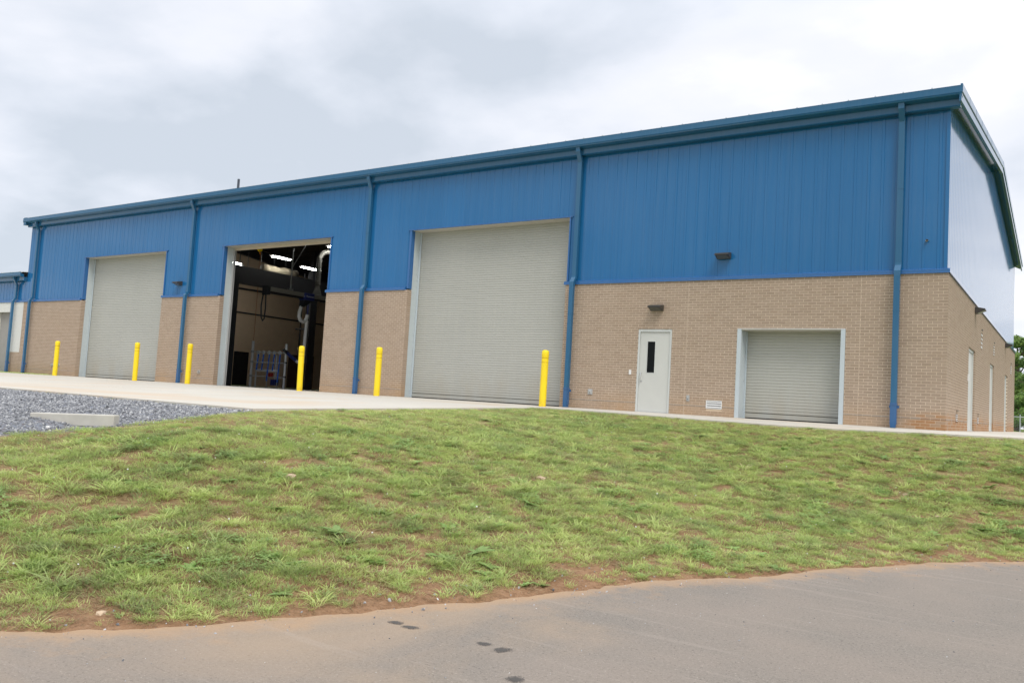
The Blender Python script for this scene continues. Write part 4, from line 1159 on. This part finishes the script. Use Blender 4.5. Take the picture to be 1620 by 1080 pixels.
# ============================ bollards ============================
bol = empty('bollard')
R0 = .098
MB().lathe([(R0, -.02), (R0, 1.215)], n=24).build('sleeve', m_yellow, bol, smooth=False)
MB().lathe([(R0, 1.338), (R0+.003, 1.345), (R0+.003, 1.50), (R0-.006, 1.535), (R0-.03, 1.558), (.03, 1.566)], n=24).build('cap', m_yellow, bol)
MB().lathe([(R0, 1.224), (R0, 1.330)], n=24).build('sleeve_band', m_yellow, bol)
MB().lathe([(R0-.004, 1.2145), (R0-.004, 1.2245)], n=24).build('red_groove', m_red_line, bol)
MB().lathe([(R0-.004, 1.3295), (R0-.004, 1.3385)], n=24).build('red_groove', m_red_line, bol)
for ch in bol.children: smooth_angle(ch)
blabs = ['yellow bollard left of the left roller door, leftmost of six', 'yellow bollard in front of the left roller door near its right side', 'yellow bollard beside the downspout, left of the open doorway', 'yellow bollard at the right edge of the open doorway', 'yellow bollard between two downspouts, left of the large closed door', 'rightmost yellow bollard, in front of the large closed door']
def copy_thing(o):
    c = o.copy(); COL.objects.link(c)
    for ch in list(o.children):
        d = ch.copy(); COL.objects.link(d); d.parent = c
    return c
for i, (x, y) in enumerate([(-35.83, -.85), (-29.55, -.87), (-26.22, -.74), (-19.95, -.68), (-16.22, -.80), (-9.86, -.95)]):
    o = bol if i == 0 else copy_thing(bol)
    o.location = (x, y, .02*y); o.rotation_euler = (rad(rng.uniform(-.8, .8)), rad(rng.uniform(-.8, .8)), i)
    tag(o, blabs[i], 'bollard', 'yellow bollards guarding the roller doors')

# ============================ concrete block, rocks ============================
pR = np.array([-8.14, -14.36, -.375]); pL = np.array([-8.95, -15.30, -.46])
d_ = np.array([-.828, -.557]); L = 1.12; pR[:2] += d_*.06; pR[2] -= .012
cb = MB(); cb.box(-L, 0, 0, .17, -.16, 0); o = cb.build('concrete_block', m_curb, None, (pR[0], pR[1], pR[2]), bevel=.012)
o.rotation_euler = (0, rad(-1.5), math.atan2(.557, .828)); tag(o, 'pale concrete block half buried where gravel meets grass', 'concrete block')

def rockmesh(name, sd, mat, flat=.7):
    import bmesh
    bm = bmesh.new(); bmesh.ops.create_icosphere(bm, subdivisions=1, radius=1)
    for v in bm.verts:
        k_ = 1+.45*mnoise.noise(v.co*1.3+Vector((sd*7, sd, 0)))
        v.co = Vector((v.co.x*k_, v.co.y*k_*.8, v.co.z*k_*flat))
    me_ = bpy.data.meshes.new(name); bm.to_mesh(me_); bm.free(); me_.materials.append(mat); return me_
m_rock2 = simple('tan_field_rock', (0.50, 0.38, 0.26), 0.9, 0, .25, 20)
rocks = [(-3.753, -10.715, .085, 'tan field rock on the slope, larger of the pair at its middle'), (-3.62, -10.30, .05, 'small tan rock just behind the larger one mid slope'), (-4.946, -14.155, .10, 'flat tan rock in a bare patch left of centre'), (.182, -6.077, .07, 'orange tan rock on the bare patch at the right'), (-3.05, -17.43, .045, 'tan rock by the asphalt edge at the left'), (-.76, -11.88, .05, 'pale rock by the asphalt edge right of centre'), (.75, -7.0, .055, 'tan rock near the right end of the slope')]
for i, (x, y, s_, lab) in enumerate(rocks):
    o = bpy.data.objects.new('rock', rockmesh('rock', i+20, m_rock2, .5)); o.scale = (s_, s_*.8, s_*.75); o.rotation_euler = (0, 0, i*1.3)
    o.location = (x, y, float(ground_z(x, y))+s_*.12); link(o); tag(o, lab, 'rock', 'loose rocks on the slope')

# ============================ instanced ground cover ============================
kinds = {}
def kind_collection(name, meshes):
    c = bpy.data.collections.new(name)
    for i, me_ in enumerate(meshes):
        o = bpy.data.objects.new('%s_%02d' % (name, i), me_); c.objects.link(o)
    return c
def scatter(name, P, rot, scl, tint, idx_, coll, label):
    me_ = bpy.data.meshes.new(name); me_.from_pydata(P.tolist(), [], [])
    a = me_.attributes.new('rot', 'FLOAT_VECTOR', 'POINT'); a.data.foreach_set('vector', np.asarray(rot, np.float32).ravel())
    a = me_.attributes.new('scl', 'FLOAT_VECTOR', 'POINT'); a.data.foreach_set('vector', np.asarray(scl, np.float32).ravel())
    a = me_.attributes.new('tint', 'FLOAT', 'POINT'); a.data.foreach_set('value', np.asarray(tint, np.float32))
    a = me_.attributes.new('idx', 'INT', 'POINT'); a.data.foreach_set('value', np.asarray(idx_, np.int32))
    o = bpy.data.objects.new(name, me_); COL.objects.link(o)
    ng = bpy.data.node_groups.new(name+'_nodes', 'GeometryNodeTree')
    ng.interface.new_socket('Geometry', in_out='INPUT', socket_type='NodeSocketGeometry'); ng.interface.new_socket('Geometry', in_out='OUTPUT', socket_type='NodeSocketGeometry')
    N = ng.nodes; Lk = ng.links
    gi = N.new('NodeGroupInput'); go = N.new('NodeGroupOutput'); ip = N.new('GeometryNodeInstanceOnPoints'); ci = N.new('GeometryNodeCollectionInfo')
    ci.inputs[0].default_value = coll; ci.inputs['Separate Children'].default_value = True; ci.inputs['Reset Children'].default_value = True
    def at(nm, ty):
        n = N.new('GeometryNodeInputNamedAttribute'); n.data_type = ty; n.inputs[0].default_value = nm; return n.outputs[0]
    Lk.new(gi.outputs[0], ip.inputs['Points']); Lk.new(ci.outputs[0], ip.inputs['Instance'])
    ip.inputs['Pick Instance'].default_value = True
    Lk.new(at('idx', 'INT'), ip.inputs['Instance Index']); Lk.new(at('rot', 'FLOAT_VECTOR'), ip.inputs['Rotation']); Lk.new(at('scl', 'FLOAT_VECTOR'), ip.inputs['Scale'])
    Lk.new(ip.outputs[0], go.inputs[0])
    md = o.modifiers.new('scatter', 'NODES'); md.node_group = ng
    tag(o, label, None, None, 'stuff')
    return o

def tuft(n, hmin, hmax, wid, spread, lean, mat, seed):
    r = random.Random(seed); v = []; f = []
    for i in range(n):
        a = r.random()*2*math.pi; rr = spread*math.sqrt(r.random()); bx_, by_ = rr*math.cos(a), rr*math.sin(a)
        h = r.uniform(hmin, hmax); dirn = a+r.uniform(-1.1, 1.1); ln = h*lean*r.uniform(.3, 1.3)
        dx, dy = math.cos(dirn), math.sin(dirn); px, py = -dy, dx; w = wid*r.uniform(.7, 1.2)*.5
        tw = r.uniform(-.6, .6); px, py = px*math.cos(tw)-dx*math.sin(tw), py*math.cos(tw)-dy*math.sin(tw)
        k_ = len(v)
        for t, ww in ((0, .7), (.38, 1.0), (.75, .7)):
            x = bx_+dx*ln*t**1.6; y = by_+dy*ln*t**1.6; z = h*(t-.18*lean*t*t)-.004
            v.append((x-px*w*ww, y-py*w*ww, z)); v.append((x+px*w*ww, y+py*w*ww, z))
        v.append((bx_+dx*ln, by_+dy*ln, h*(1-.28*lean*(1 if lean < 1.5 else .9))))
        f += [(k_, k_+1, k_+3, k_+2), (k_+2, k_+3, k_+5, k_+4), (k_+4, k_+5, k_+6)]
    me_ = bpy.data.meshes.new('tuft'); me_.from_pydata(v, [], f); me_.materials.append(mat); return me_
def clover(n, seed, flower=0):
    r = random.Random(seed); v = []; f = []
    for i in range(n):
        a = r.random()*6.283; rr = .09*math.sqrt(r.random()); cx, cy, z = rr*math.cos(a), rr*math.sin(a), r.uniform(.02, .055)
        for k_ in range(3):
            b = a+k_*2.094; s_ = r.uniform(.009, .014); n0 = len(v); tz = r.uniform(-.003, .006)
            for (u, w) in ((0, 0), (.7, -.55), (1.25, -.35), (1.25, .35), (.7, .55)):
                v.append((cx+s_*(u*math.cos(b)-w*math.sin(b)), cy+s_*(u*math.sin(b)+w*math.cos(b)), z+tz*u))
            f.append(tuple(range(n0, n0+5)))
    me_ = bpy.data.meshes.new('clover'); me_.from_pydata(v, [], f); me_.materials.append(m_clover); return me_
def flower(seed):
    import bmesh
    bm = bmesh.new(); bmesh.ops.create_icosphere(bm, subdivisions=1, radius=.0065, matrix=Matrix.Translation((0, 0, .05)))
    me_ = bpy.data.meshes.new('flower'); bm.to_mesh(me_); bm.free(); me_.materials.append(m_white); return me_
def broad(seed):
    r = random.Random(seed); v = []; f = []
    for i in range(9):
        a = i*2.4+r.uniform(-.3, .3); Ln = r.uniform(.05, .10); w = Ln*.24; n0 = len(v); rise = r.uniform(.15, .7)
        for t, ww in ((0, .25), (.35, 1), (.7, .8), (1, .05)):
            x = Ln*t*math.cos(a); y = Ln*t*math.sin(a); z = .01+Ln*rise*(t-.55*t*t)
            v.append((x+w*ww*math.sin(a), y-w*ww*math.cos(a), z+.006)); v.append((x, y, z)); v.append((x-w*ww*math.sin(a), y+w*ww*math.cos(a), z+.006))
        for j in range(3):
            for q_ in (0, 1): f.append((n0+j*3+q_, n0+j*3+q_+1, n0+j*3+q_+4, n0+j*3+q_+3))
    me_ = bpy.data.meshes.new('weed'); me_.from_pydata(v, [], f); me_.materials.append(m_clover); return me_
G = kind_collection('turf', [
    tuft(40, .022, .058, .0046, .070, 1.0, m_grass, 1), tuft(40, .020, .052, .0046, .080, .9, m_grass, 2), tuft(34, .030, .076, .0052, .065, 1.1, m_grass, 3),
    tuft(42, .016, .046, .0042, .085, 1.3, m_grass, 4), tuft(24, .04, .095, .0058, .05, 1.5, m_grass, 5), tuft(30, .07, .17, .0070, .05, 1.8, m_grass, 6),
    tuft(36, .015, .05, .0035, .11, 2.4, m_thatch, 7), tuft(26, .02, .07, .0035, .10, 2.0, m_thatch, 8),
    clover(34, 9), clover(26, 10), flower(11), broad(12), broad(13)])
def vnoise(x, y, s, seed, oct=3): return fbm(x, y, s, seed, oct)
def frustum_keep(x, y, margin=.12):
    dx, dy = x-CAM.x, y-CAM.y
    zf = dx*cF.x+dy*cF.y; xr = dx*cR.x+dy*cR.y
    half = 810/1329.6
    return (zf > .5) & (np.abs(xr) < zf*(half+margin)+1.0), np.hypot(dx, dy)
Ncand = 250000
x = rng.uniform(-19, 12, Ncand); y = rng.uniform(-25, -1.75, Ncand)
keep, dist = frustum_keep(x, y)
thin = rng.random(Ncand)
# dense near the viewpoint, thinner (with larger tufts) further back and outside the view
p = np.clip(1.25-(dist-5)/26, .5, 1)*np.where(keep, 1, .22)
sel = thin < p
x, y, dist = x[sel], y[sel], dist[sel]
dA, _ = dist_hard(x, y); dB = seg_dist(x, y, EDGE); gsd = in_gravel(x, y)
sel = (dA > .02) & (dB > .06) & (gsd < .10)
x, y, dist, dA, dB, gsd = x[sel], y[sel], dist[sel], dA[sel], dB[sel], gsd[sel]
nb1 = vnoise(x, y, .55, 1.3); nb2 = vnoise(x, y, 3.0, 5.3); nb3 = vnoise(x, y, 6.5, 2.3, 3)
# bare clay: by the asphalt, and in patches; long bare strips across the slope
strip = vnoise(x*.45+y*.25, y*1.0-x*.55, 1.4, 8.8)
bare = .22*nb2+.85*nb3+.30*strip+.10*nb1
edgeb = np.clip(1-(dB-.05)/.8, 0, 1)
topg = np.clip(1-dA/2.5, 0, 1)
lim = .345-.42*edgeb**2.4-.08*np.clip((dA-2.5)/4, 0, 1)+.25*topg
lim = lim-.22*np.clip((x+1.6)/2.5, 0, 1)*np.clip(1-np.abs(dA-3.2)/2.6, 0, 1)
sel = (bare < lim)|(rng.random(len(x)) < .045)
sel &= (gsd < -.02)|(rng.random(len(x)) < .35)
x, y, dist, dA, dB, gsd, nb1, nb2, nb3, bare, lim, topg, edgeb = [q_[sel] for q_ in (x, y, dist, dA, dB, gsd, nb1, nb2, nb3, bare, lim, topg, edgeb)]
n = len(x); u = rng.random(n)
dens = np.clip((lim-bare)/.45, 0, 1)
ck = vnoise(x, y, 1.1, 12.0); cl = vnoise(x, y, .9, 21.0); cc = vnoise(x, y, 2.3, 33.0, 2)
idx_ = np.where(u < .3, 0, np.where(u < .55, 1, np.where(u < .75, 2, 3)))
idx_ = np.where((u > .945) & (dens > .2) & (topg < .3) & (gsd < -.8), 4, idx_); idx_ = np.where((u > .9975) & (topg < .1) & (gsd < -.8), 5, idx_)
v2 = rng.random(n)
idx_ = np.where((ck > .22) & (v2 < .30) & (topg < .5) & (gsd < -.8), 4, idx_)
idx_ = np.where((v2 > .73)|((cc > .3) & (v2 > .6)), 6, idx_); idx_ = np.where((v2 > .92), 7, idx_)
idx_ = np.where((dens < .25) & (v2 < .35), 7, idx_)
idx_ = np.where((cl > .30) & (v2 > .50) & (v2 < .60), 8+(v2*100 % 2 < 1), idx_)
idx_ = np.where((v2 > .345) & (v2 < .3475), 10, idx_); idx_ = np.where((v2 > .36) & (v2 < .366), 11, idx_)
tint = .52+.12*nb1+.20*cc+.15*topg-.16*dens*(cc < -.05)+rng.normal(0, .15, n)+.06*(edgeb > .3)
# dark bunch-grass clumps
dk = vnoise(x, y, 2.6, 44.0, 2); tint = np.where(dk > .44, tint-.24, tint)
sc = (.72+.5*rng.random(n))*(.85+.35*dens)*np.where(dist > 12, 1.08, 1.0)*(1-.35*topg)*(1-.25*edgeb)*np.where(gsd > -.8, .7, 1)
sc = np.where(dk > .40, sc*1.15, sc)
z = ground_z(x, y)
P = np.stack([x, y, z-.004], 1)
rot = np.stack([rng.normal(0, .12, n), rng.normal(0, .12, n), rng.random(n)*6.283], 1)
scl = np.stack([sc*1.1, sc*1.1, sc*rng.uniform(.75, 1.1, n)], 1)
print('grass tufts', n)
# crabgrass bursts along the asphalt edge
cp = []
core_pts = core[(core[:, 0] > -4.2) & (core[:, 0] < 3)]
for i in range(20):
    q_ = core_pts[rng.integers(len(core_pts))]; j = np.argmin(np.hypot(*(core-q_).T)); off = rng.uniform(.08, .55)
    cp.append(core[j]+nrm[j]*off)
cp = np.array(cp+[(-2.72, -17.0), (-2.62, -17.06), (-.35, -11.6), (-.32, -11.5), (-1.7, -15.0)])
for _ in range(2):
    m_ = len(cp); c2 = cp+rng.normal(0, .03, cp.shape)
    P = np.vstack([P, np.column_stack([c2, ground_z(c2[:, 0], c2[:, 1])-.004])])
    rot = np.vstack([rot, np.column_stack([np.zeros(m_), np.zeros(m_), rng.random(m_)*6.28])]); s_ = rng.uniform(.40, .75, m_)
    scl = np.vstack([scl, np.column_stack([s_, s_, s_*.8])]); tint = np.r_[tint, rng.uniform(.45, .8, m_)]; idx_ = np.r_[idx_, np.full(m_, 5)]
# wedge of grass by the far left wall
m_ = 2600; wx_ = rng.uniform(-62, -36.9, m_); wy_ = -rng.random(m_)*np.where(wx_ < -41, .95, .25+.65*(-36.9-wx_)/4.1*0+.4)
wy_ = np.where(wx_ > -41, -rng.random(m_)*.75, wy_)
P = np.vstack([P, np.column_stack([wx_, wy_, np.full(m_, -.05)])]); rot = np.vstack([rot, np.column_stack([np.zeros(m_), np.zeros(m_), rng.random(m_)*6.28])])
s_ = rng.uniform(1.2, 2.0, m_); scl = np.vstack([scl, np.column_stack([s_, s_, s_])]); tint = np.r_[tint, rng.uniform(.35, .75, m_)]; idx_ = np.r_[idx_, rng.integers(0, 4, m_)]
scatter('grass', P, rot, scl, np.clip(tint, 0, 1), idx_, G, 'patchy rough grass with clover on the clay slope')

# crushed stone
S = kind_collection('stones', [rockmesh('stone', i, m_stone) for i in range(6)])
Ng = 190000
x = rng.uniform(-30, -7.7, Ng); y = rng.uniform(-24, -12.1, Ng)
keep, dist = frustum_keep(x, y, .06)
sel = (rng.random(Ng) < np.where(keep, 1.0, .12)) & (in_gravel(x, y)+rng.normal(0, .07, Ng) > 0)
sel &= (y < -12.19+.05*rng.normal(0, 1, Ng))
x, y = x[sel], y[sel]; n = len(x)
P = np.stack([x, y, ground_z(x, y)+rng.uniform(-.004, .012, n)], 1)
s_ = np.clip(rng.lognormal(math.log(.0145), .36, n), .008, .036)
scl = np.stack([s_, s_*rng.uniform(.7, 1, n), s_], 1)
# pebbles strewn on the clay and a few on the asphalt edge
m_ = 5200; px_ = rng.uniform(-8, 4, m_); py_ = rng.uniform(-19, -3, m_); dB = seg_dist(px_, py_, EDGE); dA, _ = dist_hard(px_, py_)
cl2 = vnoise(px_, py_, .8, 61.0)
sel = (dB > -.25) & (dA > .1) & (rng.random(m_) < np.where(dB < .7, .75, np.where(cl2 > .15, .55, .10))); px_, py_, dB = px_[sel], py_[sel], dB[sel]; m_ = len(px_)
pz_ = np.where(dB > 0, ground_z(px_, py_), ROAD_Z)+.002
P2 = np.stack([px_, py_, pz_], 1); s2 = np.clip(rng.lognormal(math.log(.0085), .45, m_), .004, .030)
P = np.vstack([P, P2]); scl = np.vstack([scl, np.stack([s2, s2*.8, s2*.7], 1)])
gq = 5200; qx = rng.uniform(-4, 5, gq); qy = rng.uniform(-19.5, -6, gq); dq = seg_dist(qx, qy, EDGE); kq = (dq < -.03) & (rng.random(gq) < np.exp(dq/1.1)+.12); qx, qy = qx[kq], qy[kq]; gq = len(qx)
P = np.vstack([P, np.stack([qx, qy, np.full(gq, ROAD_Z+.001)], 1)]); sq_ = np.clip(rng.lognormal(math.log(.0034), .45, gq), .002, .012); scl = np.vstack([scl, np.stack([sq_, sq_, sq_*.7], 1)])
nn = len(P)
tint = np.r_[rng.random(0), np.clip(rng.beta(2.2, 2.6, n), 0, 1), np.clip(rng.beta(3, 2, m_), 0, 1), rng.random(gq)]
print('stones', nn)
scatter('gravel', P, rng.uniform(0, 6.283, (nn, 3)), scl, tint, rng.integers(0, 6, nn), S, 'blue grey crushed stone beside the concrete apron')

# ============================ fence and trees beyond ============================
fn = empty('chain_link_fence', (0, 60, -.04)); tag(fn, 'galvanised chain link fence standing before the trees at far right', 'fence')
FX0, FX1, FH = -14, 30, 1.16
MB().tube([(FX0, 0, FH), (FX1, 0, FH)], .03, 8).build('top_rail', m_galv, fn)
pm = MB().tube([(0, 0, -.1), (0, 0, FH+.20)], .045, 8).mesh('post', m_galv)
for i in range(15):
    o = bpy.data.objects.new('post', pm); o.location = (-13.8+i*3.05, -.01, 0); link(o, fn)
mb = MB(); stp = .16; w = .004
for k_ in range(int((FX1-FX0)/stp)+8):
    for sg in (1, -1):
        xa = FX0+k_*stp; xb = xa+sg*(FH-.05); yy = .04+.004*sg
        if min(xa, xb) < FX0 or max(xa, xb) > FX1: continue
        mb.q((xa-w, yy, .03), (xa+w, yy, .03), (xb+w, yy, FH), (xb-w, yy, FH))
mb.build('chain_link_mesh', m_galv, fn)
m_bark = simple('tree_bark', (0.10, 0.075, 0.055), 0.9)
m_leaf = leafy('tree_leaves', [(0.0, (0.08, 0.15, 0.05)), (0.4, (0.15, 0.26, 0.07)), (0.75, (0.24, 0.36, 0.09)), (1.0, (0.32, 0.44, 0.12))], attr='rnd', typ='GEOMETRY', trans=.35)
def tree_mesh(seed, h, w):
    r = np.random.default_rng(seed); lobes = []
    for i in range(30):
        t = r.random(); zc_ = h*(.16+.78*t); rr = w*(.95-.62*t)*math.sqrt(r.random()); a = r.random()*6.283
        lobes.append((rr*math.cos(a), rr*math.sin(a), zc_, w*r.uniform(.20, .40)*(1.1-.4*t)))
    mb = MB()
    for lx, ly, lz, lr in lobes:
        bt = r.uniform(.1, .75)
        for _ in range(330):
            d = r.normal(0, 1, 3); d /= np.linalg.norm(d); q_ = lr*(.55+.5*r.random()**.5); c = np.array([lx, ly, lz])+d*q_*np.array([1, 1, .62])
            if c[2] < .3: continue
            s_ = r.uniform(.10, .20); nn_ = d+r.normal(0, .5, 3)+np.array([0, 0, .5]); nn_ /= np.linalg.norm(nn_)
            a1 = np.cross(nn_, [0.3, .2, 1]); a1 /= np.linalg.norm(a1); a2 = np.cross(nn_, a1)
            mb.rr = float(np.clip(bt+r.normal(0, .15), 0, 1))
            mb.q(tuple(c-a1*s_), tuple(c+a2*s_*.6-nn_*s_*.15), tuple(c+a1*s_), tuple(c-a2*s_*.6-nn_*s_*.15))
    tr = MB(); tr.tube([(0, 0, 0), (.1, 0, h*.3), (-.05, .1, h*.6), (0, 0, h*.85)], [w*.09, w*.07, w*.045, w*.015], 8)
    for i in range(9):
        z_ = h*(.2+.07*i); a = i*2.4; tr.tube([(0, 0, z_), (w*.3*math.cos(a), w*.3*math.sin(a), z_+h*.06), (w*.62*math.cos(a), w*.62*math.sin(a), z_+h*.13)], [w*.03, w*.02, w*.006], 5)
    return mb.mesh('crown', m_leaf, attr=True), tr.mesh('trunk', m_bark)
tm = [tree_mesh(101, 11.5, 4.4), tree_mesh(202, 10.0, 4.8)]
tlab = ['dense green tree just right of the gable corner, nearest the fence', 'tall green tree behind the fence at the right picture edge', 'green tree hidden mostly behind the gable, left of the others', 'darker green tree behind the gap between the front two', 'bushy green tree further right beyond the frame edge', 'wide green tree far right beyond the fence', 'low green tree filling the gap behind the fence']
for i, (x, y, s_, k_) in enumerate([(-4.6, 97, .86, 0), (-1.6, 92, .78, 1), (-10.5, 104, 1.0, 1), (-5.0, 118, 1.2, 0), (4.5, 96, .95, 0), (11, 101, 1.1, 1), (-3.0, 84, .42, 1)]):
    t = empty('tree', (x, y, -.1), i*1.9); t.scale = (s_, s_, s_); tag(t, tlab[i], 'tree', 'trees beyond the chain link fence')
    link(bpy.data.objects.new('crown', tm[k_][0]), t); link(bpy.data.objects.new('trunk', tm[k_][1]), t)
